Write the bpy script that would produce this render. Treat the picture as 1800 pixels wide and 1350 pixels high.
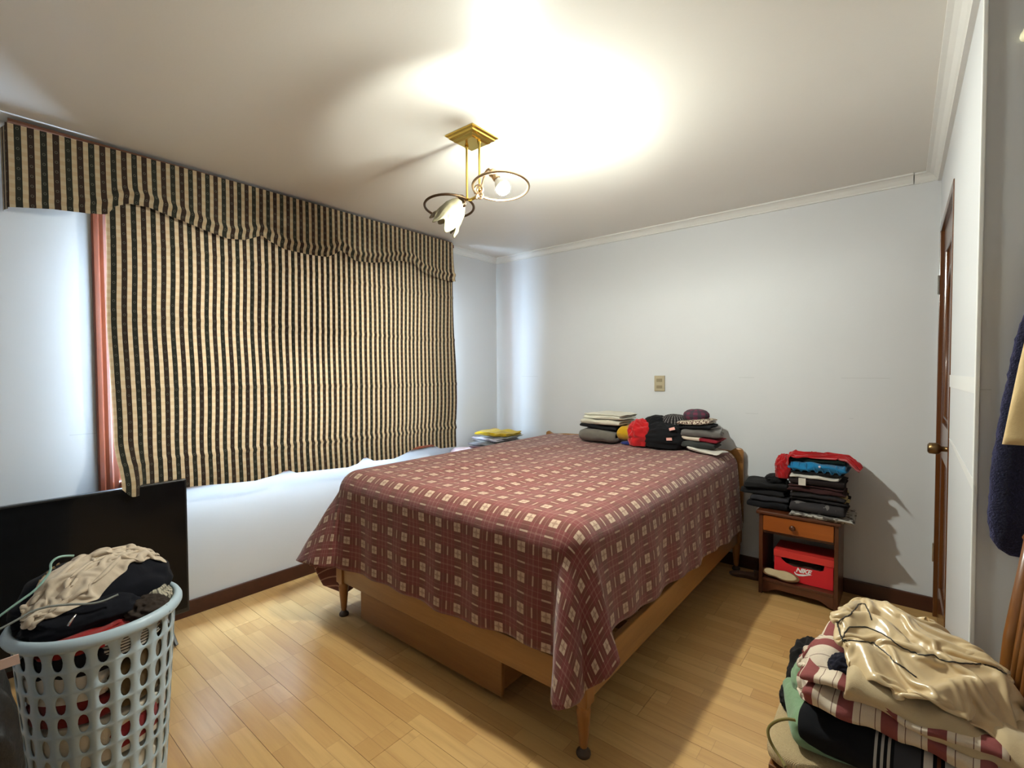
import bpy, bmesh, math, random
import numpy as np
from mathutils import Vector, Matrix, noise
for o in list(bpy.data.objects): bpy.data.objects.remove(o, do_unlink=True)
SC = bpy.context.scene
COL = SC.collection
PI = math.pi

# ---------------------------------------------------------------- camera
FPX, YAW, PITCH, ROLL = 836.75, -0.68548, -0.02862, -0.00470
CAM = Vector((3.0133, -3.4539, 1.3386))
W = 3.166           # door wall plane
H = 2.40            # ceiling
YC = -1.73          # outside corner of the door wall
_f = Vector((math.sin(YAW)*math.cos(PITCH), math.cos(YAW)*math.cos(PITCH), math.sin(PITCH)))
_r = Vector((math.cos(YAW), -math.sin(YAW), 0)); _u = _r.cross(_f)
_r2 = _r*math.cos(ROLL)+_u*math.sin(ROLL); _u2 = -_r*math.sin(ROLL)+_u*math.cos(ROLL)
def hit(px, py, ax, v):
    d = _f+_r2*((px-900)/FPX)-_u2*((py-675)/FPX)
    return CAM+d*((v-CAM[ax])/d[ax])
cd = bpy.data.cameras.new('camera'); cam = bpy.data.objects.new('camera', cd); COL.objects.link(cam)
cd.sensor_fit = 'HORIZONTAL'; cd.sensor_width = 36; cd.lens = FPX*36/1800; cd.clip_start = 0.02
cam.matrix_world = Matrix.Translation(CAM) @ Matrix((_r2, _u2, -_f)).transposed().to_4x4()
SC.camera = cam
# ---------------------------------------------------------------- world, daylight, exposure
wd = bpy.data.worlds.new('world'); SC.world = wd; wd.use_nodes = True
bg = wd.node_tree.nodes['Background']; bg.inputs[0].default_value = (0.75, 0.87, 1, 1); bg.inputs[1].default_value = 4.0
ld = bpy.data.lights.new('window_daylight', 'AREA'); ld.shape = 'RECTANGLE'; ld.size = 1.96; ld.size_y = 1.25
ld.energy = 600; ld.color = (0.54, 0.75, 1.0)
lo = bpy.data.objects.new('window_daylight', ld); COL.objects.link(lo)
lo.location = (-0.16, -1.865, 1.435); lo.rotation_euler = (PI/2, 0, -PI/2)
BULB = 3250.0
vs = SC.view_settings; vs.view_transform = 'Standard'; vs.look = 'None'; vs.exposure = 0.0; vs.gamma = 1; vs.use_curve_mapping = False

# ---------------------------------------------------------------- node helpers and materials
class NT:
    def __init__(s, name):
        s.m = bpy.data.materials.new(name); s.m.use_nodes = True; s.t = s.m.node_tree
        s.b = s.t.nodes['Principled BSDF']; s.out = s.t.nodes['Material Output']
    def n(s, typ, **kw):
        nd = s.t.nodes.new(typ)
        for k, v in kw.items(): setattr(nd, k, v)
        return nd
    def l(s, a, b): s.t.links.new(a, b)
    def put(s, sock, v):
        if isinstance(v, bpy.types.NodeSocket): s.l(v, sock)
        elif isinstance(v, (tuple, list)) and len(v) == 3 and sock.type == 'RGBA': sock.default_value = (*v, 1)
        else: sock.default_value = v
    def M(s, op, a, b=0.0, c=0.0):
        nd = s.n('ShaderNodeMath', operation=op)
        s.put(nd.inputs[0], a); s.put(nd.inputs[1], b); s.put(nd.inputs[2], c); return nd.outputs[0]
    def mix(s, f, a, b):
        nd = s.n('ShaderNodeMix', data_type='RGBA'); s.put(nd.inputs[0], f); s.put(nd.inputs[6], a); s.put(nd.inputs[7], b); return nd.outputs[2]
    def noise(s, vec, scale, detail=3, rough=.5):
        nd = s.n('ShaderNodeTexNoise'); s.put(nd.inputs['Scale'], scale); nd.inputs['Detail'].default_value = detail; nd.inputs['Roughness'].default_value = rough
        if vec is not None: s.l(vec, nd.inputs['Vector'])
        return nd.outputs['Fac']
    def white(s, vec):
        nd = s.n('ShaderNodeTexWhiteNoise', noise_dimensions='3D'); s.l(vec, nd.inputs['Vector']); return nd.outputs['Value']
    def coord(s, which='Object'): return s.n('ShaderNodeTexCoord').outputs[which]
    def sep(s, v):
        nd = s.n('ShaderNodeSeparateXYZ'); s.l(v, nd.inputs[0]); return nd.outputs
    def comb(s, x, y, z):
        nd = s.n('ShaderNodeCombineXYZ'); [s.put(nd.inputs[i], q) for i, q in enumerate((x, y, z))]; return nd.outputs[0]
    def ramp(s, f, stops):
        nd = s.n('ShaderNodeValToRGB'); s.put(nd.inputs[0], f); cr = nd.color_ramp
        while len(cr.elements) < len(stops): cr.elements.new(.5)
        for e, (p, c) in zip(cr.elements, stops): e.position = p; e.color = (*c, 1)
        return nd.outputs[0]
    def bump(s, h, strength=.3, dist=.002):
        nd = s.n('ShaderNodeBump'); nd.inputs['Strength'].default_value = strength; nd.inputs['Distance'].default_value = dist
        s.put(nd.inputs['Height'], h); s.l(nd.outputs[0], s.b.inputs['Normal']); return nd
    def col(s, c): s.put(s.b.inputs['Base Color'], c)
    def set(s, **kw):
        for k, v in kw.items(): s.put(s.b.inputs[k.replace('_', ' ')], v)
        return s
def srgb(r, g, b):
    f = lambda c: (c/255/12.92 if c/255 <= .04045 else ((c/255+.055)/1.055)**2.4)
    return (f(r), f(g), f(b))
def plain(name, c, rough=.5, **kw):
    t = NT(name); t.col(c); t.set(Roughness=rough, **kw); return t.m
def sc3(c, k): return tuple(min(1, x*k) for x in c)

def fabric(name, c, c2=None, weave=900, var=.25, bump=.35, rough=.9, sheen=.25, blot=9.0):
    t = NT(name); co = t.coord('Object')
    if max(c) < .06: sheen = .03
    f = t.noise(co, blot, 4, .6); c2 = c2 or sc3(c, 1-var)
    g = t.noise(co, weave, 2)
    mixed = t.mix(t.M('MULTIPLY_ADD', t.M('SUBTRACT', f, .35), 2.2), c, c2)
    t.col(t.mix(t.M('MULTIPLY', g, .35), mixed, sc3(c, .55)))
    t.set(Roughness=rough); t.b.inputs['Sheen Weight'].default_value = sheen; t.b.inputs['Sheen Roughness'].default_value = .5
    t.b.inputs['Specular IOR Level'].default_value = .2
    t.bump(t.M('ADD', t.M('MULTIPLY', g, .35), t.noise(co, 45, 4, .6)), bump, .006)
    return t.m
def wood(name, c, c2, axis=0, rough=.4, scale=14, coat=0.0):
    t = NT(name); x = t.sep(t.coord('Object')); sc = [scale]*3; sc[axis] = scale*.09
    v = t.comb(*[t.M('MULTIPLY', x[i], sc[i]) for i in range(3)])
    f = t.noise(v, 1.0, 6, .65); g = t.noise(v, 7.0, 3, .6)
    t.col(t.mix(t.M('MULTIPLY_ADD', g, .45, t.M('MULTIPLY_ADD', f, 1.5, -.55)), c, c2))
    t.set(Roughness=rough); t.b.inputs['Coat Weight'].default_value = coat; t.b.inputs['Coat Roughness'].default_value = .15
    t.bump(g, .08, .001); return t.m
def metal(name, c, rough=.3): 
    t = NT(name); t.col(c); t.set(Roughness=rough, Metallic=1.0); return t.m

# ---------------------------------------------------------------- mesh helpers
class MB:
    def __init__(s): s.v = []; s.f = []; s.uv = {}; s.mi = []
    def add(s, vs, fs, uvs=None, mi=0):
        o = len(s.v); s.v += [tuple(x) for x in vs]; s.f += [tuple(i+o for i in q) for q in fs]; s.mi += [mi]*len(fs)
        if uvs is not None:
            for i, q in enumerate(uvs): s.uv[o+i] = q
        return s
    def box(s, x0, x1, y0, y1, z0, z1, mi=0):
        return s.add([(x, y, z) for x in (x0, x1) for y in (y0, y1) for z in (z0, z1)],
                     [(0, 1, 3, 2), (4, 6, 7, 5), (0, 4, 5, 1), (2, 3, 7, 6), (0, 2, 6, 4), (1, 5, 7, 3)], mi=mi)
    def grid(s, fn, nu, nv, cu=False, cv=False, uv=None, mi=0):
        """fn(a,b) a in 0..1 (nu steps) b in 0..1 (nv steps)"""
        mu = nu if cu else nu+1; mv = nv if cv else nv+1
        vs = [fn(i/nu, j/nv) for i in range(mu) for j in range(mv)]
        us = [uv(i/nu, j/nv) for i in range(mu) for j in range(mv)] if uv else None
        fs = [(i % mu*mv+j % mv, (i+1) % mu*mv+j % mv, (i+1) % mu*mv+(j+1) % mv, i % mu*mv+(j+1) % mv) for i in range(nu) for j in range(nv)]
        return s.add(vs, fs, us, mi)
    def lathe(s, prof, c=(0, 0, 0), n=20, axis=None, cap=True):
        """prof list of (r,h) along +z, or along 'axis'"""
        ax = Vector(axis).normalized() if axis else Vector((0, 0, 1))
        a = ax.orthogonal().normalized() if axis else Vector((1, 0, 0)); b = ax.cross(a); c = Vector(c)
        vs = []; m = len(prof)
        for r, h in prof:
            for k in range(n):
                t = 2*PI*k/n; vs.append(c+ax*h+(a*math.cos(t)+b*math.sin(t))*r)
        fs = [(i*n+k, i*n+(k+1) % n, (i+1)*n+(k+1) % n, (i+1)*n+k) for i in range(m-1) for k in range(n)]
        if cap: fs += [tuple(range(n))[::-1], tuple((m-1)*n+k for k in range(n))]
        return s.add(vs, fs)
    def tube(s, pts, r, n=8, closed=False, cap=True):
        pts = [Vector(q) for q in pts]; m = len(pts); vs = []; up = None
        for i, q in enumerate(pts):
            if closed: d = pts[(i+1) % m]-pts[i-1]
            else: d = pts[min(i+1, m-1)]-pts[max(i-1, 0)]
            d.normalize()
            if up is None: up = d.orthogonal().normalized()
            up = (up-d*up.dot(d)); up = up.normalized() if up.length > 1e-6 else d.orthogonal().normalized()
            w = d.cross(up); rr = r[i] if isinstance(r, (list, tuple)) else r
            for k in range(n):
                t = 2*PI*k/n; vs.append(q+(up*math.cos(t)+w*math.sin(t))*rr)
        L = m if closed else m-1
        fs = [(i*n+k, i*n+(k+1) % n, (i+1) % m*n+(k+1) % n, (i+1) % m*n+k) for i in range(L) for k in range(n)]
        if cap and not closed: fs += [tuple(range(n))[::-1], tuple((m-1)*n+k for k in range(n))]
        return s.add(vs, fs)
    def prism(s, poly, axis, a0, a1):
        """poly of 2D points (the two other axes in order), extruded along axis index"""
        def mk(p, a):
            q = list(p); q.insert(axis, a); return tuple(q)
        n = len(poly); vs = [mk(p, a0) for p in poly]+[mk(p, a1) for p in poly]
        fs = [tuple(range(n)), tuple(range(2*n-1, n-1, -1))]+[(i, n+i, n+(i+1) % n, (i+1) % n) for i in range(n)]
        return s.add(vs, fs)
    def build(s, name, mat, parent=None, base=None, smooth=False, bevel=0, sub=0, solid=0, soff=-1, mats=None, segs=2, fix=True):
        if parent is not None: base = Vector(parent['_base'])
        elif base is None:
            a = np.array(s.v); base = Vector((*(a[:, :2].min(0)+a[:, :2].max(0))/2, a[:, 2].min()))
        base = Vector(base); me = bpy.data.meshes.new(name)
        me.from_pydata([tuple(Vector(v)-base) for v in s.v], [], s.f)
        for m in ([mat] if mats is None else mats): me.materials.append(m)
        if any(s.mi): me.polygons.foreach_set('material_index', s.mi)
        if s.uv:
            ul = me.uv_layers.new(name='UVMap')
            for lp in me.loops: ul.data[lp.index].uv = s.uv.get(lp.vertex_index, (0, 0))
        if fix:
            bm = bmesh.new(); bm.from_mesh(me); bmesh.ops.recalc_face_normals(bm, faces=bm.faces); bm.to_mesh(me); bm.free()
        me.update()
        if smooth: me.polygons.foreach_set('use_smooth', [True]*len(me.polygons))
        o = bpy.data.objects.new(name, me); COL.objects.link(o)
        if parent is not None: o.parent = parent
        else: o.location = base
        o['_base'] = list(base)
        if solid:
            q = o.modifiers.new('solid', 'SOLIDIFY'); q.thickness = solid; q.offset = soff
            if len(me.materials) > 1: q.material_offset = 1; q.material_offset_rim = 1
        if bevel:
            q = o.modifiers.new('bevel', 'BEVEL'); q.width = bevel; q.segments = segs; q.limit_method = 'ANGLE'; q.angle_limit = .6
        if sub:
            q = o.modifiers.new('sub', 'SUBSURF'); q.levels = sub; q.render_levels = sub
        return o
def tag(o, label=None, cat=None, group=None, kind=None):
    if label: o['label'] = label
    if cat: o['category'] = cat
    if group: o['group'] = group
    if kind: o['kind'] = kind
    return o
def thing(name, label, cat, base, group=None, kind=None):
    o = bpy.data.objects.new(name, None); COL.objects.link(o); o.location = base; o.empty_display_size = .05
    o['_base'] = list(base); return tag(o, label, cat, group, kind)
def sstep(a, b, x):
    t = max(0, min(1, (x-a)/(b-a))); return t*t*(3-2*t)
def nz(x, y, z, s=1.0): return noise.noise(Vector((x*s, y*s, z*s)))
def interp(xs, ys, x): return float(np.interp(x, xs, ys))
def crumple(W_, H_, n, m, place, base, confine=None, steps=140, iters=7, seed=0, noise_amp=.02, g=.0009, bend=.12, fric=.35, nfreq=3.0, damp=.96):
    """small position-based cloth: n x m sheet of W_ x H_ metres, place(u,v)->start xyz arrays, base(x,y)->support height, confine(x,y)->x,y"""
    rng = np.random.default_rng(seed)
    u, v = np.meshgrid(np.linspace(-.5, .5, n), np.linspace(-.5, .5, m), indexing='ij')
    P = np.stack(place(u, v), -1).astype(float)
    nzv = np.zeros_like(u)
    for k in range(7):
        a = rng.uniform(0, 2*PI); f = nfreq*(1+.45*k); nzv += np.sin(2*PI*f*(u*np.cos(a)+v*np.sin(a)+.15*np.sin(5*v+k))+rng.uniform(0, 6))/(1+.5*k)
    P[..., 2] += noise_amp*nzv; Q = P.copy()
    rx, ry = W_/(n-1), H_/(m-1); rd = math.hypot(rx, ry)
    def solve(A, B, r, k):
        d = B-A; L = np.sqrt((d*d).sum(-1, keepdims=True))+1e-9; c = d*(.5*k*(L-r)/L); A += c; B -= c
    for s in range(steps):
        V = (P-Q)*damp; Q = P.copy(); V[..., 2] -= g; P = P+V
        for it in range(iters):
            for o in (0, 1):
                solve(P[o:n-1:2], P[o+1:n:2], rx, 1.0); solve(P[:, o:m-1:2], P[:, o+1:m:2], ry, 1.0)
            for o in (0, 1):
                solve(P[o:n-1:2, :-1], P[o+1:n:2, 1:], rd, .35); solve(P[o:n-1:2, 1:], P[o+1:n:2, :-1], rd, .35)
            if bend:
                for o in range(3):
                    solve(P[o:n-2:3], P[o+2:n:3], 2*rx, bend); solve(P[:, o:m-2:3], P[:, o+2:m:3], 2*ry, bend)
            if confine is not None: P[..., 0], P[..., 1] = confine(P[..., 0], P[..., 1], s/steps)
            b = base(P[..., 0], P[..., 1]); hitm = P[..., 2] < b
            P[..., 2] = np.where(hitm, b, P[..., 2])
        hm = hitm[..., None]; P[..., :2] = np.where(hm, Q[..., :2]+(P[..., :2]-Q[..., :2])*(1-fric), P[..., :2])
    return P
def cloth_mb(P, uvs=None):
    n, m = P.shape[:2]
    return MB().add([tuple(p) for p in P.reshape(-1, 3)], [(i*m+j, (i+1)*m+j, (i+1)*m+j+1, i*m+j+1) for i in range(n-1) for j in range(m-1)], uvs or [(i/(n-1), j/(m-1)) for i in range(n) for j in range(m)])
def grid_base(BZ, GX, GY):
    def f(x, y):
        fx = np.clip((x-GX[0])/(GX[1]-GX[0]), 0, len(GX)-1.001); fy = np.clip((y-GY[0])/(GY[1]-GY[0]), 0, len(GY)-1.001); i = fx.astype(int); j = fy.astype(int); a = fx-i; b = fy-j
        return BZ[i, j]*(1-a)*(1-b)+BZ[i+1, j]*a*(1-b)+BZ[i, j+1]*(1-a)*b+BZ[i+1, j+1]*a*b
    return f

# ================================================================ THE ROOM
def wall_mat(name, c, seams=()):
    t = NT(name); co = t.coord('Object'); x = t.sep(co)
    f = t.noise(co, 2.2, 4, .6); g = t.noise(co, 60, 3)
    colr = t.mix(t.M('MULTIPLY', f, .5), c, sc3(c, .90))
    h = t.M('MULTIPLY', g, .25)
    for z, hw in seams:                                  # faint horizontal paper seams, broken up by noise
        d = t.M('LESS_THAN', t.M('ABSOLUTE', t.M('SUBTRACT', x[2], z)), hw)
        br = t.M('GREATER_THAN', t.noise(t.comb(t.M('MULTIPLY', x[0], 1.6), t.M('MULTIPLY', x[1], 1.6), z), 1.0, 2), .58)
        k = t.M('MULTIPLY', d, br); colr = t.mix(t.M('MULTIPLY', k, .32), colr, sc3(c, .45)); h = t.M('SUBTRACT', h, k)
    t.col(colr); t.set(Roughness=.55); t.bump(t.M('ADD', h, t.M('MULTIPLY', t.noise(co, 7, 3), 1.2)), .22, .004); return t.m
WALL_C = (.62, .63, .645)
m_wall = wall_mat('painted_wall', WALL_C, [(1.044, .0015), (1.283, .0015)])
m_ceil = wall_mat('painted_ceiling', (.62, .60, .56))
t = NT('ceiling_paint'); co = t.coord('Object'); f = t.noise(co, 1.6, 4, .6)
vo = t.n('ShaderNodeTexVoronoi'); vo.inputs['Scale'].default_value = 2.1; t.l(co, vo.inputs['Vector'])
spot = t.M('LESS_THAN', vo.outputs['Distance'], .016)
t.col(t.mix(t.M('MULTIPLY', spot, .7), t.mix(t.M('MULTIPLY', f, .5), (.76, .735, .685), (.71, .685, .635)), (.12, .10, .09)))
t.set(Roughness=.42); t.bump(t.M('ADD', t.noise(co, 9, 4), t.M('MULTIPLY', t.noise(co, 90, 2), .3)), .25, .003); m_ceil = t.m
m_cove = wall_mat('cove_paint', (.70, .69, .66))
m_base = wood('dark_baseboard_wood', srgb(74, 36, 22), srgb(48, 22, 14), 0, .35)
m_redwood = wood('red_window_wood', srgb(122, 60, 36), srgb(82, 36, 20), 2, .28, coat=.4)
m_door = wood('varnished_door_wood', srgb(104, 58, 22), srgb(70, 34, 12), 2, .22, coat=.5)

YB = -5.0; XR = 4.3
def wallobj(name, mb, m): return tag(mb.build(name, m, base=(0, 0, 0)), kind='structure')
# window opening in the left wall
WY0, WY1, WZ0, WZ1 = -2.875, -0.855, .79, 2.07
wl = MB().box(-.16, 0, YB-.1, WY0, 0, H).box(-.16, 0, WY1, .1, 0, H).box(-.16, 0, WY0, WY1, 0, WZ0).box(-.16, 0, WY0, WY1, WZ1, H)
wallobj('wall_left', wl, m_wall)
wallobj('wall_back', MB().box(0, XR, 0, .1, 0, H), m_wall)
DY0, DY1, DZ = -.87, -.03, 2.09                      # door opening
wr = MB().box(W, W+.10, YC, DY0, 0, H).box(W, W+.10, DY0, 0, DZ, H).box(W, W+.10, DY1, 0, 0, DZ)
wrt = wallobj('wall_right', wr, m_wall)
m_tape = plain('white_filler_strip', (.68, .68, .67), .5)
for pts in (((1670, 659), (1716, 663), (1716, 692), (1670, 680)), ((1669, 771), (1674, 776), (1713, 846), (1713, 866))):
    q4 = [hit(px, py, 0, W-.0004) for px, py in pts]; q5 = [v-Vector((.0022, 0, 0)) for v in q4]
    MB().add(q4+q5, [(0, 1, 2, 3), (7, 6, 5, 4), (0, 4, 5, 1), (1, 5, 6, 2), (2, 6, 7, 3), (3, 7, 4, 0)]).build('filler_strip', m_tape, wrt)
wallobj('wall_recess', MB().box(W+.10, XR, YC, YC+.10, 0, H), m_wall)
wallobj('wall_far_right', MB().box(XR, XR+.1, YB-.1, .1, 0, H), m_wall)
wallobj('wall_front', MB().box(0, XR, YB-.1, YB, 0, H), m_wall)
wallobj('ceiling', MB().box(-.16, XR+.1, YB-.1, .1, H, H+.1), m_ceil)
# cove moulding: stepped quarter profile
def cove(name, pts_fn, a0, a1, breaks=()):
    # profile (out, down)
    prof = [(0, 0), (.05, 0), (.05, .008), (.038, .012), (.026, .022), (.017, .036), (.012, .042), (.012, .05), (0, .05)]
    mb = MB(); n = len(prof)
    vs = [pts_fn(a, o, d) for a in (a0, a1) for o, d in prof]
    mb.add(vs, [(i, n+i, n+(i+1) % n, (i+1) % n) for i in range(n)]+[tuple(range(n)), tuple(range(2*n-1, n-1, -1))])
    return tag(mb.build(name, m_cove, base=(0, 0, 0)), kind='structure')
cove('trim_back_cove', lambda a, o, d: (a, -o, H-d), 0, 3.05)
cove('trim_back_cove_offcut', lambda a, o, d: (a, -o+.006, H-d-.001), 3.054, W)
cove('trim_left_cove', lambda a, o, d: (o, a, H-d), -.0, -3.08)
cove('trim_left_cove_end', lambda a, o, d: (o+.01, a, H-d), -3.09, YB)
cove('trim_right_cove', lambda a, o, d: (W-o*1.3, a, H-d*1.1), -.0, YC)
# white corner bead on the outside corner
tag(MB().box(W-.004, W+.006, YC-.004, YC+.006, 0, H).build('trim_corner_bead', plain('corner_bead_white', (.82, .82, .80), .4), base=(0, 0, 0), bevel=.002), kind='structure')
# baseboards
def baseboard(name, x0, x1, y0, y1): return tag(MB().box(x0, x1, y0, y1, 0, .085).build(name, m_base, base=(0, 0, 0), bevel=.004), kind='structure')
baseboard('baseboard_left', 0, .015, YB, -.001); baseboard('baseboard_back', .016, W-.001, -.015, 0)
baseboard('baseboard_right', W-.015, W, YC+.01, DY0-.012)
# floor: slab plus laminate boards
t = NT('laminate_maple'); x = t.sep(t.coord('Object')); oi = t.n('ShaderNodeObjectInfo').outputs['Random']
row = t.M('FLOOR', t.M('DIVIDE', t.M('ADD', x[1], .0975), .065))
off = t.M('MULTIPLY', t.white(t.comb(row, oi, 3.0)), .9)
seg = t.M('FLOOR', t.M('DIVIDE', t.M('ADD', t.M('ADD', x[0], off), 10.0), .36))
rnd = t.white(t.comb(row, seg, oi))
gv = t.comb(t.M('MULTIPLY_ADD', x[0], 2.2, t.M('MULTIPLY', rnd, 50)), t.M('MULTIPLY', x[1], 34), t.M('MULTIPLY', oi, 91))
g1 = t.noise(gv, 1.0, 5, .6); g2 = t.noise(gv, 5.0, 3)
c = t.mix(rnd, srgb(208, 168, 108), srgb(186, 142, 84))
c = t.mix(t.M('MULTIPLY', t.M('SUBTRACT', g1, .42), 1.6), c, srgb(160, 114, 62))
c = t.mix(t.M('MULTIPLY', g2, .25), c, srgb(214, 178, 124))
fr = t.M('FRACT', t.M('DIVIDE', t.M('ADD', x[1], .0975), .065)); ed = t.M('MAXIMUM', t.M('LESS_THAN', fr, .025), t.M('GREATER_THAN', fr, .985))
fs = t.M('FRACT', t.M('DIVIDE', t.M('ADD', t.M('ADD', x[0], off), 10.0), .36)); ed = t.M('MAXIMUM', ed, t.M('LESS_THAN', fs, .005))
t.col(t.mix(t.M('MULTIPLY', ed, .35), c, srgb(120, 80, 40)))
t.set(Roughness=t.M('MULTIPLY_ADD', t.noise(t.coord('Object'), 3, 3), .12, .24)); t.b.inputs['Specular IOR Level'].default_value = .85; t.bump(g2, .05, .001); m_floor = t.m
fl = tag(MB().box(-.16, XR+.1, YB-.1, .1, -.06, -.008).build('floor', plain('floor_underlay', srgb(96, 66, 36), .8), base=(0, 0, 0)), kind='structure')
bw, bl = .195, 1.285
pm = MB().box(-bl/2+.0006, bl/2-.0006, -bw/2+.0005, bw/2-.0005, -.008, 0)
proto = pm.build('floor_board', m_floor, base=(0, 0, 0)); pm_mesh = proto.data; bpy.data.objects.remove(proto)
random.seed(4); y = -bw/2
half = {}
def cutmesh(x0, x1):
    k = (round(x0, 3), round(x1, 3))
    if k not in half:
        o = MB().box(x0+.0006, x1-.0006, -bw/2+.0005, bw/2-.0005, -.008, 0).build('floor_board', m_floor, base=(0, 0, 0)); half[k] = o.data; bpy.data.objects.remove(o)
    return half[k]
r = 0
while y-bw/2 > YB-.001:
    x0 = -[.1, .52, .95, .33, .77][r % 5]
    while x0 < XR:
        a, b = max(x0, 0), min(x0+bl, XR); me = pm_mesh
        if b-a > .02:
            cx = x0+bl/2
            if a > x0 or b < x0+bl: me = cutmesh(a-cx, b-cx)
            o = bpy.data.objects.new('floor_board', me); COL.objects.link(o); o.parent = fl; o.location = (cx, y, 0)
        x0 += bl
    y -= bw; r += 1
# ---------------------------------------------------------------- window: casing, frame, sashes, glass
wn = thing('window_1', None, None, (0, -1.82, WZ0), kind='structure')
def casing_v(y0, y1, z0, z1, flip):
    # moulded vertical board (out, across) profile
    pr = [(0, 0), (.020, 0), (.026, .006), (.026, .022), (.018, .028), (.022, .042), (.022, .052), (.012, .060), (.012, .078), (0, .078)]
    mb = MB(); n = len(pr); s = (y1-y0)/.078
    vs = [(o, (y1-a*s if flip else y0+a*s), z) for z in (z0, z1) for o, a in pr]
    return mb.add(vs, [(i, n+i, n+(i+1) % n, (i+1) % n) for i in range(n)]+[tuple(range(n)), tuple(range(2*n-1, n-1, -1))])
casing_v(WY0-.075, WY0+.004, WZ0-.08, WZ1+.075, False).build('casing_side', m_redwood, wn)
casing_v(WY1-.004, WY1+.075, WZ0-.08, WZ1+.075, True).build('casing_side', m_redwood, wn)
MB().box(0, .024, WY0+.005, WY1-.005, WZ1-.004, WZ1+.075).build('casing_head', m_redwood, wn, bevel=.006)
MB().box(0, .024, WY0+.005, WY1-.005, WZ0-.08, WZ0+.004).build('casing_sill', m_redwood, wn, bevel=.008)
fr = MB()
fr.box(-.10, -.04, WY0, WY0+.05, WZ0, WZ1).box(-.10, -.04, WY1-.05, WY1, WZ0, WZ1).box(-.10, -.04, WY0+.05, WY1-.05, WZ0, WZ0+.05).box(-.10, -.04, WY0+.05, WY1-.05, WZ1-.05, WZ1)
fr.build('window_frame', m_redwood, wn)
for q in (1, 2):
    yy = WY0+(WY1-WY0)*q/3; MB().box(-.10, -.045, yy-.025, yy+.025, WZ0+.05, WZ1-.05).build('mullion', m_redwood, wn)
t = NT('window_glass'); gl = t.n('ShaderNodeBsdfGlossy'); gl.inputs['Roughness'].default_value = .02
tr = t.n('ShaderNodeBsdfTransparent'); mx = t.n('ShaderNodeMixShader'); mx.inputs[0].default_value = .06
t.l(tr.outputs[0], mx.inputs[1]); t.l(gl.outputs[0], mx.inputs[2]); t.l(mx.outputs[0], t.out.inputs[0]); m_glass = t.m
for q in range(3):
    a = WY0+(WY1-WY0)*q/3+.026; b = WY0+(WY1-WY0)*(q+1)/3-.026
    MB().box(-.074, -.070, a, b, WZ0+.051, WZ1-.051).build('pane', m_glass, wn)
# ---------------------------------------------------------------- door
dr = thing('door_1', None, None, (W, (DY0+DY1)/2, 0), kind='structure')
MB().box(W-.004, W+.085, DY0-.001, DY0+.03, 0, DZ).box(W-.004, W+.085, DY1-.03, DY1+.001, 0, DZ).box(W-.004, W+.085, DY0+.03, DY1-.03, DZ-.03, DZ).build('door_frame', m_door, dr, bevel=.003)
la, lb = DY0+.032, DY1-.032; xf = W+.012
lf = MB().box(xf, xf+.04, la, la+.10, .006, DZ-.033).box(xf, xf+.04, lb-.10, lb, .006, DZ-.033)
lf.box(xf, xf+.04, la+.10, lb-.10, .006, .20).box(xf, xf+.04, la+.10, lb-.10, .88, 1.06).box(xf, xf+.04, la+.10, lb-.10, DZ-.16, DZ-.033)
lf.build('door_leaf', m_door, dr, bevel=.006)
MB().box(xf+.014, xf+.030, la+.10, lb-.10, .20, .88).build('door_panel', m_door, dr)
# tall upper panel with arched moulding
mid = (la+lb)/2; MB().box(xf+.014, xf+.030, la+.10, lb-.10, 1.06, DZ-.16).build('door_panel', m_door, dr)
arch = [(xf+.012, la+.13, 1.09)]+[(xf+.012, mid-(mid-la-.13)*math.cos(a), 1.60+.22*math.sin(a)) for a in np.linspace(0, PI, 15)]+[(xf+.012, lb-.13, 1.09)]
MB().tube(arch, .009, 6, closed=True).build('panel_moulding', m_door, dr, smooth=True)
m_brass = metal('aged_brass', srgb(168, 138, 84), .3); m_steel = metal('bright_steel', (.75, .74, .70), .22)
hk = MB(); hy = DY0+.10
hk.lathe([(.026, 0), (.026, .006), (.011, .010), (.011, .030), (.020, .036), (.024, .046), (.023, .068), (.016, .074)], (xf, hy, 1.0), 18, axis=(-1, 0, 0))
hk.build('door_knob', metal('knob_brass', srgb(120, 96, 64), .35), dr, smooth=True, bevel=0)
for z in (.35, 1.78): MB().box(W-.010, W-.004, DY1-.034, DY1-.012, z-.05, z+.05).build('hinge', m_steel, dr)
# wall switch on the back wall
sw = thing('wall_outlet', 'beige rectangular socket plate on the back wall above the bed', 'outlet', (1.617, 0, 1.177))
m_plate = plain('aged_beige_plastic', srgb(168, 156, 128), .4); m_plate2 = plain('darker_beige_plastic', srgb(140, 128, 100), .4)
MB().box(1.577, 1.657, -.010, 0, 1.178, 1.294).build('cover_plate', m_plate, sw, bevel=.003)
MB().box(1.595, 1.639, -.013, -.010, 1.248, 1.272).build('socket_insert', m_plate2, sw, bevel=.0015)
MB().box(1.595, 1.639, -.013, -.010, 1.200, 1.222).build('socket_insert', m_plate2, sw, bevel=.0015)
# small round fitting high on the recess wall
hb = MB().lathe([(.016, 0), (.016, .006), (.009, .010), (.009, .022), (.014, .028), (.012, .036), (.004, .039)], (3.243, YC, 2.153), 16, axis=(0, -1, 0))
tag(hb.build('wall_hook', plain('cream_plastic', srgb(226, 218, 186), .4), smooth=True), 'small round cream knob high on the grey recess wall at right', 'hook')

def smooth_path(pts, k=3):
    pts = [Vector(q) for q in pts]
    for _ in range(k):
        o = [pts[0]]
        for a, b in zip(pts, pts[1:]): o += [a*.75+b*.25, a*.25+b*.75]
        pts = o+[pts[-1]]
    return pts

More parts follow.
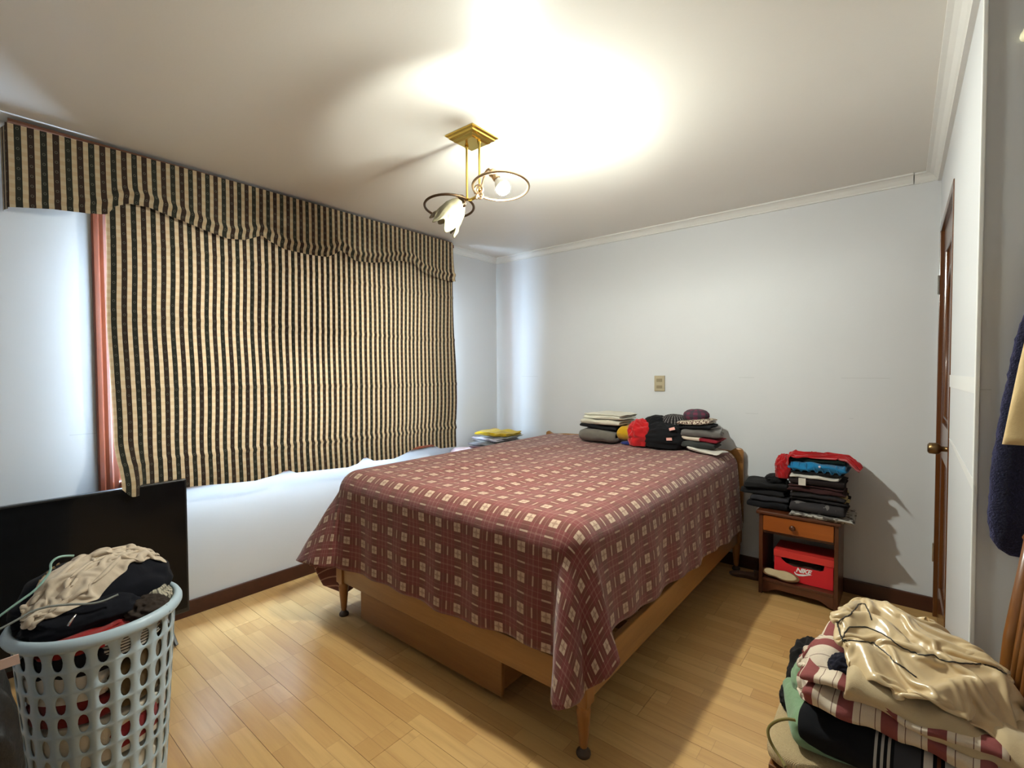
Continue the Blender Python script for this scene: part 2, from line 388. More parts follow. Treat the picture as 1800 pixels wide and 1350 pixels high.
# ================================================================ BLIND AND VALANCE
def stripe_fabric(name, trans):
    t = NT(name); x = t.sep(t.coord('UV')); u, v = x[0], x[1]
    su = t.M('DIVIDE', u, .0388); fu = t.M('FRACT', su); iu = t.M('FLOOR', su)
    dark = t.M('LESS_THAN', fu, .55)
    par = t.M('FRACT', t.M('MULTIPLY', iu, .5)); par = t.M('GREATER_THAN', par, .25)
    dcol = t.mix(par, srgb(56, 43, 36), srgb(46, 46, 39))
    # ring motif in the dark stripes
    fv = t.M('SUBTRACT', t.M('FRACT', t.M('ADD', t.M('DIVIDE', v, .043), t.M('MULTIPLY', par, .5))), .5)
    du = t.M('MULTIPLY', t.M('SUBTRACT', fu, .275), .0388); dv = t.M('MULTIPLY', fv, .043)
    rr = t.M('SQRT', t.M('ADD', t.M('MULTIPLY', du, du), t.M('MULTIPLY', t.M('MULTIPLY', dv, dv), .7)))
    ring = t.M('MULTIPLY', t.M('LESS_THAN', rr, .0052), t.M('GREATER_THAN', rr, .0032))
    dcol = t.mix(t.M('MULTIPLY', ring, .55), dcol, srgb(120, 118, 104))
    edge = t.M('LESS_THAN', t.M('ABSOLUTE', t.M('SUBTRACT', t.M('ABSOLUTE', t.M('SUBTRACT', fu, .275)), .25)), .02)
    dcol = t.mix(t.M('MULTIPLY', edge, .35), dcol, srgb(18, 14, 12))
    # faint checks in the cream stripes
    chk = t.M('GREATER_THAN', t.M('FRACT', t.M('DIVIDE', v, .036)), .5)
    ccol = t.mix(t.M('MULTIPLY', chk, .55), srgb(194, 177, 146), srgb(180, 152, 120))
    ccol = t.mix(t.M('MULTIPLY', t.noise(t.coord('UV'), 60, 3), .4), ccol, srgb(168, 148, 116))
    c = t.mix(dark, ccol, dcol); t.col(c); t.set(Roughness=.85)
    t.b.inputs['Sheen Weight'].default_value = .1; t.b.inputs['Specular IOR Level'].default_value = .15
    w = t.noise(t.coord('UV'), 700, 2); t.bump(t.M('ADD', t.M('MULTIPLY', w, .3), t.M('MULTIPLY', t.noise(t.coord('UV'), 22, 3), .8)), .25, .004)
    if trans:
        tl = t.n('ShaderNodeBsdfTranslucent'); t.l(t.mix(dark, t.mix(t.M('MULTIPLY', chk, .6), (.80, .50, .27), (.62, .36, .18)), (.010, .008, .006)), tl.inputs[0])
        mx = t.n('ShaderNodeMixShader'); mx.inputs[0].default_value = trans
        t.l(t.b.outputs[0], mx.inputs[1]); t.l(tl.outputs[0], mx.inputs[2]); t.l(mx.outputs[0], t.out.inputs[0])
    return t.m
m_blind = stripe_fabric('striped_blind_cloth', .085); m_val = stripe_fabric('striped_valance_cloth', 0.0)
t = NT('blind_bounce_lining'); t.col((.80, .78, .74)); t.set(Roughness=.9); tl = t.n('ShaderNodeBsdfTranslucent'); tl.inputs[0].default_value = (.75, .72, .66, 1)
mx = t.n('ShaderNodeMixShader'); mx.inputs[0].default_value = .35; t.l(t.b.outputs[0], mx.inputs[1]); t.l(tl.outputs[0], mx.inputs[2]); t.l(mx.outputs[0], t.out.inputs[0]); m_bounce_lining = t.m
# --- roman blind
BX = .125
by0, by1 = -2.915, -.668
bz_y = [-2.915, -2.88, -2.80, -2.70, -2.60, -2.42, -2.269, -2.138, -2.094, -2.034, -1.886, -1.683, -1.604, -1.55, -1.481, -1.311, -1.207, -1.07, -.925, -.834, -.668]
bz_z = [.80, .757, .745, .735, .735, .717, .705, .722, .742, .711, .701, .686, .701, .741, .702, .693, .713, .751, .751, .707, .701]
def blind_pt(a, b):
    y = by0+(by1-by0)*a; zb = interp(bz_y, bz_z, y); z = zb+(2.34-zb)*b
    x = BX+.006*math.sin(y*9+1)+.008*nz(y*2.3, z*.9, 3)+.004*nz(y*9, z*2.2, 7)
    for sz, amp in ((.88, .010), (1.24, .005), (1.60, .005), (1.95, .004)):   # rod pockets
        d = (z-sz-.012*math.sin(y*1.7))/.011; x += amp*math.exp(-d*d)
    x -= .004*math.exp(-((z-.905)/.02)**2)
    fl = sstep(-2.76, -2.90, y)*sstep(1.02, .80, z); x += .135*fl+.012*fl*math.sin(y*70)     # corner caught over the television
    y += .010*nz(z*2.2, y*1.2, 1)*sstep(2.3, 1.6, z)+.012*sstep(1.4, .7, z)*nz(y*1.5, z*3, 5)
    if a > .97: y -= .03*sstep(1.3, 2.0, z)*(a-.97)/.03
    return (x, y, z)
bl = thing('roman_blind', 'brown and cream striped roman blind with scalloped hem covering the window', 'blind', (BX, -1.79, .69))
MB().grid(blind_pt, 220, 90, uv=lambda a, b: ((by0+(by1-by0)*a)+10, interp(bz_y, bz_z, by0+(by1-by0)*a)*(1-b)+2.34*b)).build('blind_cloth', m_blind, bl, smooth=True)
MB().grid(lambda a, b: tuple(np.array(blind_pt(.004+.992*a, .006+.99*b))-np.array([.006, 0, 0])), 110, 60).build('bounce_lining', m_bounce_lining, bl, smooth=True)  # unseen white backing, added to bounce daylight onto the wall around the blind
MB().box(.10, .15, by0+.03, by1-.03, 2.345, 2.372).build('head_rail', m_redwood, bl, bevel=.003)
for sz in (.88, 1.24, 1.60, 1.95):
    MB().tube([(BX-.012, by0+.05, sz), (BX-.012, by1-.05, sz)], .004, 6).build('rod', plain('blind_rod', (.5, .45, .38), .6), bl, smooth=True)
# --- valance
VX = .165
vy0, vy1 = -3.235, -.724
vbot = [(-3.235, 2.018), (-3.10, 2.045), (-2.98, 2.055), (-2.918, 2.068), (-2.891, 2.112), (-2.84, 2.138), (-2.76, 2.139), (-2.643, 2.113), (-2.517, 2.084), (-2.408, 2.062), (-2.32, 2.074), (-2.259, 2.103), (-2.228, 2.119), (-2.181, 2.093), (-2.099, 2.066), (-1.958, 2.06), (-1.826, 2.068), (-1.767, 2.101), (-1.734, 2.129), (-1.693, 2.111), (-1.621, 2.078), (-1.51, 2.086), (-1.369, 2.114), (-1.269, 2.143), (-1.139, 2.149), (-1.029, 2.09), (-.824, 2.067), (-.724, 2.063)]
vby, vbz = zip(*vbot)
def vtop(y): return interp([-3.25, -2.885, -2.4, -1.7, -.7], [2.362, 2.374, 2.381, 2.384, 2.378], y)
def val_pt(a, b):
    y = vy0+(vy1-vy0)*a; zb = interp(vby, vbz, y); zt = vtop(y); z = zb+(zt-zb)*b
    free = 1-b; x = VX+.002*free*math.sin(y*31)+.008*free*nz(y*2.1, z*1.5, 2)
    d = (z-zb-.055)/.014; x += .010*math.exp(-d*d)*sstep(-3.2, -2.85, y)-.006*math.exp(-((z-zb-.03)/.015)**2)      # puckered hem seam
    yy = y+.008*free*free*nz(y*2.5, z*3, 8)+.005*math.exp(-((z-zb-.04)/.02)**2)*sstep(-3, -2.8, y)
    x += .03*sstep(.985, 1, a)*free*free
    return (x, yy, z)
va = thing('valance', 'striped fabric valance with scalloped edge along the top of the window', 'valance', (VX, -1.98, 2.02))
MB().grid(val_pt, 260, 30, uv=lambda a, b: (vy0+(vy1-vy0)*a+10, interp(vby, vbz, vy0+(vy1-vy0)*a)*(1-b)+2.38*b)).build('valance_cloth', m_val, va, smooth=True)
for yy, nm in ((vy0, 0), (vy1, 1)):
    zb = interp(vby, vbz, yy)
    MB().grid(lambda a, b: (.006+(VX-.006)*a, yy+(.004 if nm else -.004)*math.sin(a*6), zb+.015*(1-a)+(vtop(yy)-zb)*b), 8, 10, uv=lambda a, b: (a*VX+.01, zb+(vtop(yy)-zb)*b)).build('side_return', m_val, va, smooth=True)
MB().box(.05, VX-.008, vy0+.01, vy1-.004, 2.374, 2.386).build('top_board', wood('pelmet_board', srgb(112, 66, 40), srgb(80, 44, 26), 1, .5), va)

# ================================================================ BED
m_pine = wood('orange_pine', srgb(164, 116, 62), srgb(124, 80, 38), 0, .38, coat=.2)
m_piney = wood('orange_pine_side', srgb(164, 116, 62), srgb(124, 80, 38), 1, .38, coat=.2)
m_pinez = wood('turned_pine', srgb(168, 112, 54), srgb(118, 70, 30), 2, .38, coat=.2)
m_caster = plain('dark_metal_foot', srgb(70, 52, 36), .5)
bed = thing('double_bed', 'orange pine double bed frame with turned legs and low headboard', 'bed', (1.42, -1.03, 0))
def bed_leg(x, y):
    mb = MB().box(x-.028, x+.028, y-.028, y+.028, .185, .31)
    lg = mb.build('leg_block', m_pinez, bed, bevel=.004)
    MB().lathe([(.012, .012), (.015, .018), (.013, .030), (.016, .045), (.017, .06), (.022, .11), (.025, .15), (.026, .165), (.021, .172), (.026, .180), (.026, .19)], (x, y, 0), 20).build('leg', m_pinez, bed, smooth=True)
    MB().lathe([(.024, 0), (.026, .006), (.024, .014), (.016, .020), (.013, .03)], (x, y, 0), 16).build('foot', m_caster, bed, smooth=True)
for x in (.662, 2.176):
    bed_leg(x, -2.046); bed_leg(x, -.07)
MB().box(.69, 2.148, -2.064, -2.036, .192, .312).build('foot_rail', m_pine, bed, bevel=.004)
for x in (.650, 2.164): MB().box(x, x+.026, -2.018, -.098, .188, .318).build('side_rail', m_piney, bed, bevel=.004)
for i in range(9): MB().box(.676, 2.164, -1.93+i*.22, -1.85+i*.22, .27, .288).build('slat', m_pine, bed)
hp = [(.612, .31)]+[(.612, .74), (.618, .80), (.64, .812), (.66, .80), (.69, .79)]+[(.69+1.44*k/12, .795+.02*math.sin(PI*k/12)) for k in range(1, 12)]+[(2.13, .79), (2.165, .815), (2.20, .81), (2.212, .79), (2.212, .31)]
MB().prism(hp, 1, -.058, -.030).build('headboard', m_pine, bed, bevel=.006)
# underbed drawer on casters
ub = thing('underbed_drawer', 'long low pine storage drawer standing on the floor under the bed', 'drawer', (1.31, -1.7, 0))
MB().box(.822, 1.80, -2.044, -2.026, .034, .180).build('front_panel', wood('drawer_pine', srgb(150, 102, 52), srgb(112, 70, 32), 0, .4), ub, bevel=.003)
MB().box(.84, 1.78, -2.025, -1.40, .04, .052).build('bottom_panel', m_pine, ub)
for x in (.84, 1.764): MB().box(x, x+.016, -2.025, -1.40, .053, .17).build('side_panel', m_piney, ub)
MB().box(.857, 1.763, -1.416, -1.40, .053, .17).build('back_panel', m_pine, ub)
for x in (.90, 1.72):
    for y in (-1.98, -1.46): MB().lathe([(.019, -.01), (.02, -.007), (.02, .007), (.019, .01)], (x, y, .02), 14, axis=(1, 0, 0)).build('caster', m_caster, ub, smooth=True)
# mattress
mt = thing('mattress', 'thick mattress under the plaid quilt', 'mattress', (1.42, -1.07, .318))
MB().box(.65, 2.15, -2.05, -.075, .32, .52).build('box_base', fabric('mattress_base_cloth', (.55, .5, .45)), mt, bevel=.03, segs=3)
MB().box(.65, 2.15, -2.05, -.075, .525, .783).build('mattress_body', fabric('mattress_ticking', (.7, .68, .64)), mt, bevel=.09, segs=5, smooth=False)
# quilt ----------------------------------------------------------
t = NT('maroon_plaid_quilt'); x = t.sep(t.coord('UV')); P = .1135
def band(c, o):
    d = t.M('ABSOLUTE', t.M('SUBTRACT', t.M('FRACT', t.M('ADD', t.M('DIVIDE', c, P), o)), .5)); return d
a_, b_ = band(x[0], .02), band(x[1], .20)
ba, bb = t.M('LESS_THAN', a_, .165), t.M('LESS_THAN', b_, .165)
la_, lb_ = t.M('GREATER_THAN', a_, .470), t.M('GREATER_THAN', b_, .470)
mar, brn, crm = srgb(124, 64, 62), srgb(112, 67, 57), srgb(220, 194, 166)
wv = t.noise(t.coord('UV'), 420, 2)
c = t.mix(t.M('MULTIPLY', t.M('MAXIMUM', ba, bb), .8), mar, brn)
mot = t.noise(t.coord('UV'), 260, 2)
hl = t.M('MULTIPLY', t.M('LESS_THAN', t.M('ABSOLUTE', t.M('SUBTRACT', a_, .30)), .012), .16); c = t.mix(hl, c, crm)
hl = t.M('MULTIPLY', t.M('LESS_THAN', t.M('ABSOLUTE', t.M('SUBTRACT', b_, .30)), .012), .12); c = t.mix(hl, c, crm)
c = t.mix(t.M('MULTIPLY', la_, t.M('MULTIPLY_ADD', bb, .55, .10)), c, crm); c = t.mix(t.M('MULTIPLY', lb_, t.M('MULTIPLY_ADD', ba, .62, .12)), c, crm)
sq = t.M('MULTIPLY', ba, bb); c = t.mix(t.M('MULTIPLY', sq, t.M('MULTIPLY_ADD', t.noise(t.coord('UV'), 300, 2), -.5, 1.05)), c, crm)
cr = t.M('MULTIPLY', sq, t.M('MAXIMUM', t.M('LESS_THAN', a_, .018), t.M('LESS_THAN', b_, .018))); c = t.mix(t.M('MULTIPLY', cr, .4), c, brn)
dk = t.M('MULTIPLY', sq, t.M('LESS_THAN', t.M('ADD', a_, b_), .12)); c = t.mix(t.M('MULTIPLY', dk, .3), c, brn)
t.col(t.mix(t.M('MULTIPLY', mot, .42), c, srgb(96, 46, 42)))
t.set(Roughness=.85); t.b.inputs['Sheen Weight'].default_value = .25; t.b.inputs['Specular IOR Level'].default_value = .2
st = t.M('LESS_THAN', t.M('ABSOLUTE', t.M('SUBTRACT', t.M('FRACT', t.M('DIVIDE', x[0], P*.8)), .5)), .06)
hq = t.M('ADD', t.M('MULTIPLY', st, -.7), t.M('ADD', t.M('MULTIPLY', wv, .25), t.M('MULTIPLY', t.noise(t.coord('UV'), 26, 4, .6), 1.3)))
t.bump(hq, .45, .006); m_quilt = t.m
t = NT('quilt_lining'); x = t.sep(t.coord('UV')); f = t.M('FRACT', t.M('DIVIDE', x[0], .058))
t.col(t.mix(t.M('LESS_THAN', f, .16), srgb(104, 58, 50), srgb(168, 124, 108))); t.set(Roughness=.9); m_qlin = t.m
QX0, QX1, QY0, QY1, QZ, QR = .622, 2.188, -2.086, -.085, .800, .110
ix0, ix1, iy0 = QX0+QR, QX1-QR, QY0+QR
def side(s, flare):
    if s < PI*QR/2: return QR*math.sin(s/QR), QR*(1-math.cos(s/QR))
    e = s-PI*QR/2; return QR+flare*e, QR+e*math.sqrt(max(.05, 1-flare*flare))
# perimeter stations: left side (back to front), front-left corner, foot, front-right corner, right side
st_ = []
for k in range(81): st_.append(('L', QY1+(iy0-QY1)*k/80))
for k in range(1, 25): st_.append(('FL', (PI/2)*k/25))
for k in range(65): st_.append(('F', ix0+(ix1-ix0)*k/64))
for k in range(1, 25): st_.append(('FR', (PI/2)*k/25))
for k in range(81): st_.append(('R', iy0+(QY1-iy0)*k/80))
def q_uv(kind, q, s):
    if kind == 'L': return (ix0-s, q)
    if kind == 'FL': return (ix0-s*math.cos(q), iy0-s*math.sin(q))
    if kind == 'F': return (q, iy0-s)
    if kind == 'FR': return (ix1+s*math.sin(q), iy0-s*math.cos(q))
    return (ix1+s, q)
ARC = PI*QR/2-QR
def q_max(kind, q):
    if kind == 'L': return .52+.27*sstep(-1.2, -2.0, q)
    if kind == 'FL': return interp([0, .25, .5, 1.0, PI/2], [.79, .76, .64, .56, .535], q)
    if kind == 'F': return .535-.025*sstep(1.4, 2.1, q)+.004*math.sin(q*9)
    if kind == 'FR': return interp([0, .15, .4, .7, 1.1, 1.35, PI/2], [.51, .55, .605, .585, .53, .49, .435], q)
    return interp([-2.02, -1.3, -.3, -.08], [.435, .49, .545, .545], q)+.006*math.sin(q*11)
def q_pt(kind, q, s):
    wav = sstep(.08, .4, s)
    if kind == 'L':
        o, d = side(s, .10+.04*sstep(-1.4, -2.0, q)); o += .012*wav*math.sin(q*23); return (ix0-o, q, QZ-d)
    if kind == 'F':
        o, d = side(s, .02+.10*sstep(.95, .69, q)+.02*sstep(1.95, 2.13, q)); o += wav*(.008*math.sin(q*26+.6)+.012*nz(q*4, s*2, 4)); return (q, iy0-o, QZ-d)
    if kind == 'R':
        o, d = side(s, .09+.08*sstep(-1.75, -2.0, q)); o += wav*(.007*math.sin(q*24)+.012*nz(q*4, s*2, 9)); return (ix1+o, q, QZ-d)
    if kind == 'FL':
        fl = interp([0, .4, .8, 1.2, PI/2], [.16, .36, .52, .42, .12], q); o, d = side(s, fl); o += .012*wav*math.sin(q*9)
        return (ix0-o*math.cos(q), iy0-o*math.sin(q), QZ-d)
    fl = interp([0, .16, .36, .55, .82, 1.1, 1.32, 1.5, PI/2], [.03, .10, .42, .42, .22, .34, .38, .22, .17], q); o, d = side(s, fl)
    return (ix1+o*math.sin(q), iy0-o*math.cos(q), QZ-d)
qm = MB(); NS = 40; ns = len(st_)
vs = []; us = []
for kind, q in st_:
    sm = q_max(kind, q)+.019
    for j in range(NS+1):
        s = sm*j/NS; p = Vector(q_pt(kind, q, s)); u_, v_ = q_uv(kind, q, s)
        p += Vector((nz(u_*7, v_*7, 1), nz(u_*7, v_*7, 5), nz(u_*6, v_*6, 9)))*(.004*sstep(0, .1, s)); vs.append(p); us.append((u_+3, v_+4))
qm.add(vs, [(i*(NS+1)+j, (i+1)*(NS+1)+j, (i+1)*(NS+1)+j+1, i*(NS+1)+j+1) for i in range(ns-1) for j in range(NS)], us)
def top_z(x, y):
    z = QZ+.007*nz(x*2.6, y*2.6, 3)+.004*nz(x*9, y*6, 6); e = min(x-ix0, ix1-x, y-iy0); z += .006*math.sin(x*14+2*nz(x, y, 2))*sstep(0, .25, e)
    return QZ+(z-QZ)*sstep(0, .12, e)
def tp(a, b):
    x = ix0+(ix1-ix0)*a; y = iy0+(QY1-iy0)*b; return (x, y, top_z(x, y))
qm.grid(tp, 64, 80, uv=lambda a, b: (ix0+(ix1-ix0)*a+3, iy0+(QY1-iy0)*b+4))
qo = qm.build('quilt', m_quilt, base=(1.42, -1.08, .2), smooth=True, fix=False)
bm = bmesh.new(); bm.from_mesh(qo.data); bmesh.ops.remove_doubles(bm, verts=bm.verts, dist=.0008); bmesh.ops.recalc_face_normals(bm, faces=bm.faces)
if sum(f.normal.z for f in bm.faces) < 0: bmesh.ops.reverse_faces(bm, faces=bm.faces)
bm.to_mesh(qo.data); bm.free(); qo.data.polygons.foreach_set('use_smooth', [True]*len(qo.data.polygons))
qo.data.materials.append(m_qlin); q_ = qo.modifiers.new('solid', 'SOLIDIFY'); q_.thickness = .009; q_.offset = -1; q_.material_offset = 1; q_.material_offset_rim = 0
tag(qo, 'maroon plaid quilt with cream squares draped over the bed', 'quilt')

# ================================================================ CEILING LAMP
m_gold = metal('polished_brass', srgb(214, 182, 92), .22); m_bronze = metal('dark_bronze', srgb(96, 76, 58), .35)
m_pgold = metal('pale_champagne_metal', srgb(196, 170, 138), .3)
lp = thing('ceiling_lamp', 'brass two-ring ceiling lamp with one frosted tulip shade and one bare lit bulb', 'lamp', (1.49, -1.87, 2.05))
cx, cy = 1.49, -1.87
cm = MB(); pv = []; hs = [(.086, H), (.086, H-.007), (.076, H-.010), (.074, H-.018), (.062, H-.021), (.058, H-.030), (.048, H-.034)]
for r_, z_ in hs: pv += [(cx+sx*r_, cy+sy*r_, z_) for sx, sy in ((-1, -1), (1, -1), (1, 1), (-1, 1))]
cm.add(pv, [(i*4+k, i*4+(k+1) % 4, (i+1)*4+(k+1) % 4, (i+1)*4+k) for i in range(len(hs)-1) for k in range(4)]+[(0, 1, 2, 3), tuple(len(pv)-4+k for k in range(4))])
cm.build('ceiling_plate', m_gold, lp, bevel=.0012)
for x_, zb in ((1.456, 2.135), (1.535, 2.150)):
    MB().lathe([(.009, H-.034), (.009, H-.042), (.0055, H-.048), (.0050, zb), (.0075, zb-.004), (.0075, zb-.014)], (x_, cy, 0), 12).build('rod', m_gold, lp, smooth=True)
tilt_ax = Vector((.774, .633, 0))
def ring(c, r, tilt, mat, rt=.006):
    R = Matrix.Rotation(tilt, 3, tilt_ax); pts = [Vector(c)+R @ Vector((r*math.cos(a), r*math.sin(a), 0)) for a in np.linspace(0, 2*PI, 49)[:-1]]
    return MB().tube(pts, rt, 8, closed=True).build('ring', mat, lp, smooth=True)
ring((1.660, cy, 2.132), .121, -.13, m_pgold); ring((1.338, cy, 2.118), .116, -.14, m_bronze)
MB().tube([(1.456, cy, 2.125), (1.48, cy, 2.118), (1.51, cy, 2.122), (1.54, cy, 2.138)], .007, 8).build('cross_arm', m_gold, lp, smooth=True)
def scroll(c, ax1, ax2, r, mat, turns=1.6):
    ax1, ax2, c = Vector(ax1).normalized(), Vector(ax2).normalized(), Vector(c)
    th = np.linspace(0, turns*2*PI, 40); pts = [c+(ax1*math.cos(a)+ax2*math.sin(a))*r*(.22+.78*a/th[-1]) for a in th]
    return MB().tube(pts, [.0025+.0035*k/39 for k in range(40)], 6).build('scroll_leaf', mat, lp, smooth=True)
scroll((1.435, -1.885, 2.115), (1, .3, -.2), (.2, .3, -1), .026, m_bronze); scroll((1.415, -1.875, 2.140), (1, .5, 0), (0, .3, 1), .016, m_pgold)
scroll((1.548, -1.885, 2.142), (1, .4, 0), (0, -.2, 1), .024, m_pgold); scroll((1.566, -1.900, 2.105), (1, .4, 0), (0, .2, 1), .018, m_pgold)
# tulip glass shade
t = NT('frosted_tulip_glass'); t.col(srgb(150, 142, 116)); t.set(Roughness=.35, Subsurface_Weight=.0); tl = t.n('ShaderNodeBsdfTranslucent'); tl.inputs[0].default_value = (.34, .31, .23, 1)
mx = t.n('ShaderNodeMixShader'); mx.inputs[0].default_value = .3; t.l(t.b.outputs[0], mx.inputs[1]); t.l(tl.outputs[0], mx.inputs[2]); t.l(mx.outputs[0], t.out.inputs[0]); m_tulip = t.m
ax = Vector((-.62, -.22, -.75)).normalized(); n0 = Vector((1.425, -1.875, 2.128)); e1 = ax.orthogonal().normalized(); e2 = ax.cross(e1)
def tul(a, b):
    th = 2*PI*a; ruf = sstep(.45, 1, b); h = .135*b+ruf*.022*math.cos(6*th); r = interp([0, .12, .35, .65, .85, 1], [.018, .034, .052, .060, .062, .070], b)*(1+.07*ruf*math.cos(6*th+1)+.02*math.cos(18*th)*b)
    return n0+ax*h+(e1*math.cos(th)+e2*math.sin(th))*r
MB().grid(tul, 72, 24, cu=True).build('tulip_shade', m_tulip, lp, smooth=True, solid=.0025)
MB().lathe([(.010, -.022), (.018, -.016), (.021, -.004), (.021, .012), (.016, .014)], n0, 16, axis=ax).build('shade_holder', m_bronze, lp, smooth=True)
bx = Vector((.45, .34, -.83)).normalized(); b0 = Vector((1.655, cy-.045, 2.178))
MB().lathe([(.012, -.014), (.019, -.006), (.020, .004), (.016, .008), (.0155, .026), (.017, .030)], b0, 16, axis=bx).build('lamp_holder', m_pgold, lp, smooth=True)
MB().tube(smooth_path([(1.54, cy, 2.138), (1.565, cy-.012, 2.165), (1.60, cy-.035, 2.196), (1.635, cy-.05, 2.202), tuple(b0-bx*.012)]), .005, 8).build('bulb_arm', m_pgold, lp, smooth=True)
t = NT('lit_bulb'); em = t.n('ShaderNodeEmission'); em.inputs[0].default_value = (.96, 1.0, .90, 1); em.inputs[1].default_value = BULB; t.l(em.outputs[0], t.out.inputs[0])
bb_ = MB().lathe([(.013, .030), (.014, .036), (.022, .047), (.0275, .058), (.0300, .066)], b0, 20, axis=bx).build('added_bulb_collar', plain('white_bulb_plastic', (.8, .8, .78), .4), lp, smooth=True)  # guessed opaque collar, added to keep direct bulb light off the ceiling
MB().lathe([(.0301, .0661), (.031, .075), (.028, .089), (.018, .100), (.006, .104)], b0, 20, axis=bx).build('bulb', t.m, lp, smooth=True)

# ================================================================ CLOTH BUILDERS
def xf(c, rz):
    ca, sa = math.cos(rz), math.sin(rz)
    return lambda x, y, z: (c[0]+ca*x-sa*y, c[1]+sa*x+ca*y, c[2]+z)
def folded_mb(c, w, d, h, rz=0, n=3, seed=0, tight=.86, amp=.006, jag=.02, m=18, tilt=0.0):
    """a cloth folded back and forth n times; fold edges face local -y (front) and +y"""
    rnd = random.Random(seed); t = h/n; tt = t*tight; path = []; K = 9
    for k in range(n):
        sgn = -1 if k % 2 == 0 else 1        # direction of travel towards front first
        ja, jb = rnd.uniform(-jag, jag*.3), rnd.uniform(-jag, jag*.3)
        a, b = (d/2-t/2+ja, -d/2+t/2-jb) if sgn < 0 else (-d/2+t/2-ja, d/2-t/2+jb)
        if k > 0: a = path[-1][0]
        for i in range(K+1): path.append((a+(b-a)*i/K, (k+.5)*t))
        if k < n-1:
            y0 = b; z0 = (k+1)*t
            for i in range(1, 5):
                th = PI*i/5; path.append((y0+sgn*(t/2)*math.sin(th), z0-(t/2)*math.cos(th)))
    N = len(path); nr = []; ln = [0]
    for i in range(N):
        a = path[max(i-1, 0)]; b = path[min(i+1, N-1)]; dy, dz = b[0]-a[0], b[1]-a[1]; L = math.hypot(dy, dz) or 1; nr.append((-dz/L, dy/L))
        if i: ln.append(ln[-1]+math.hypot(path[i][0]-path[i-1][0], path[i][1]-path[i-1][1]))
    T = xf(c, rz); vs = []; us = []
    for s in range(m+1):
        q = s/m; e = min(q, 1-q)*m; th = tt*(.62 if e < .5 else .9 if e < 1.5 else 1)
        for side_ in (1, -1):
            for i in range(N):
                y, z = path[i]; lay = int(z/t)
                wx = (q-.5)*(w*(1+.10*nz(lay*3.1+seed, .5, seed)))+.012*nz(z*9, seed, y*4)
                y2 = y+side_*nr[i][0]*th/2; z2 = z+side_*nr[i][1]*th/2
                dn = amp*(nz(wx*14+seed, y2*14, z*30)+.5*nz(wx*33, y2*33+seed, z*50))
                y2 += jag*.6*nz(wx*7, lay*2.3, seed*1.7)+amp*nz(wx*16, z2*40, seed+3)
                z2 = max(.0, z2+dn*(.4+z2/h)); z2 += tilt*wx-.10*h*sstep(.3, .5, abs(q-.5))*(z2/h)
                vs.append(T(wx, y2, max(0, z2))); us.append((wx, ln[i]))
    fs = []; R = 2*N
    for s in range(m):
        o, p = s*R, (s+1)*R
        for i in range(N-1):
            fs.append((o+i, o+i+1, p+i+1, p+i)); fs.append((o+N+i, p+N+i, p+N+i+1, o+N+i+1))
        fs.append((o, p, p+N, o+N)); fs.append((o+N-1, o+R-1, p+R-1, p+N-1))
    for o in (0, m*R):
        for i in range(N-1): fs.append((o+i, o+N+i, o+N+i+1, o+i+1))
    return MB().add(vs, fs, us)
def folded(name, label, cat, group, mat, c, w, d, h, **kw):
    return tag(folded_mb(c, w, d, h, **kw).build(name, mat, smooth=True, sub=1), label, cat, group)
def heap_mb(c, rx, ry, h, rz=0, seed=0, amp=.22, freq=2.2, ex=.75, nu=56, nv=26, sag=0.0, flat=.12, dirn=None, clamp=False):
    """crumpled cloth lump with ridged folds, flat underneath"""
    T = xf(c, rz); vs = []; us = []
    def pt(a, b):
        th = 2*PI*a; ph = -PI/2*.55+(PI/2*1.55)*b
        ce, se = math.cos(ph), math.sin(ph)
        f = lambda q: math.copysign(abs(q)**ex, q)
        ux, uy, uz = f(math.cos(th))*abs(ce)**.8, f(math.sin(th))*abs(ce)**.8, se
        px, py, pz = ux*freq+seed*3.7, uy*freq+seed*1.3, uz*freq
        if dirn: px *= dirn[0]; py *= dirn[1]
        wq = Vector((nz(px*.7, py*.7, pz*.7+5), nz(px*.7+9, py*.7, pz*.7), 0))*1.1
        r = 1-2*abs(nz(px+wq.x, py+wq.y, pz)); r2 = 1-2*abs(nz(px*2.3+wq.y*2, py*2.3, pz*2.3+3))
        k = 1+amp*(.65*r+.35*r2-.35)
        z = h*(.5+.5*uz*k) if uz > -.5 else h*.25*(1+uz)
        z = max(0, (z/h-flat)/(1-flat)*h); z -= sag*(ux*ux+uy*uy)*h
        q = Vector(T(ux*rx*k, uy*ry*k, z))
        if clamp and q.z < .60:
            d = Vector((q.x-BC.x, q.y-BC.y)); lim = brad(q.z)-.004
            if d.length > lim: d *= lim/d.length; q.x, q.y = BC.x+d.x, BC.y+d.y
        return tuple(q)
    mb = MB(); mb.grid(pt, nu, nv, cu=True, uv=lambda a, b: (a*2*PI*(rx+ry)/2, b*(h+rx)))
    n0 = [i*(nv+1) for i in range(nu)]; mb.f.append(tuple(n0[::-1])); mb.mi.append(0)
    return mb
def heap(name, label, cat, group, mat, c, rx, ry, h, **kw):
    return tag(heap_mb(c, rx, ry, h, **kw).build(name, mat, smooth=True, sub=1), label, cat, group)
_fab = {}
def FB(r, g, b, **kw):
    k = (r, g, b, tuple(kw.items()))
    if k not in _fab: _fab[k] = fabric('cloth_%d_%d_%d' % (r, g, b), srgb(r, g, b), **kw)
    return _fab[k]
def pattern_cloth(name, fn):
    t = NT(name); c = fn(t, t.sep(t.coord('UV')))
    g = t.noise(t.coord('Object'), 900, 2); t.col(t.mix(t.M('MULTIPLY', g, .25), c, (.05, .04, .04))); t.set(Roughness=.9); t.b.inputs['Specular IOR Level'].default_value = .2
    t.bump(t.noise(t.coord('Object'), 45, 4, .6), .35, .006); return t.m
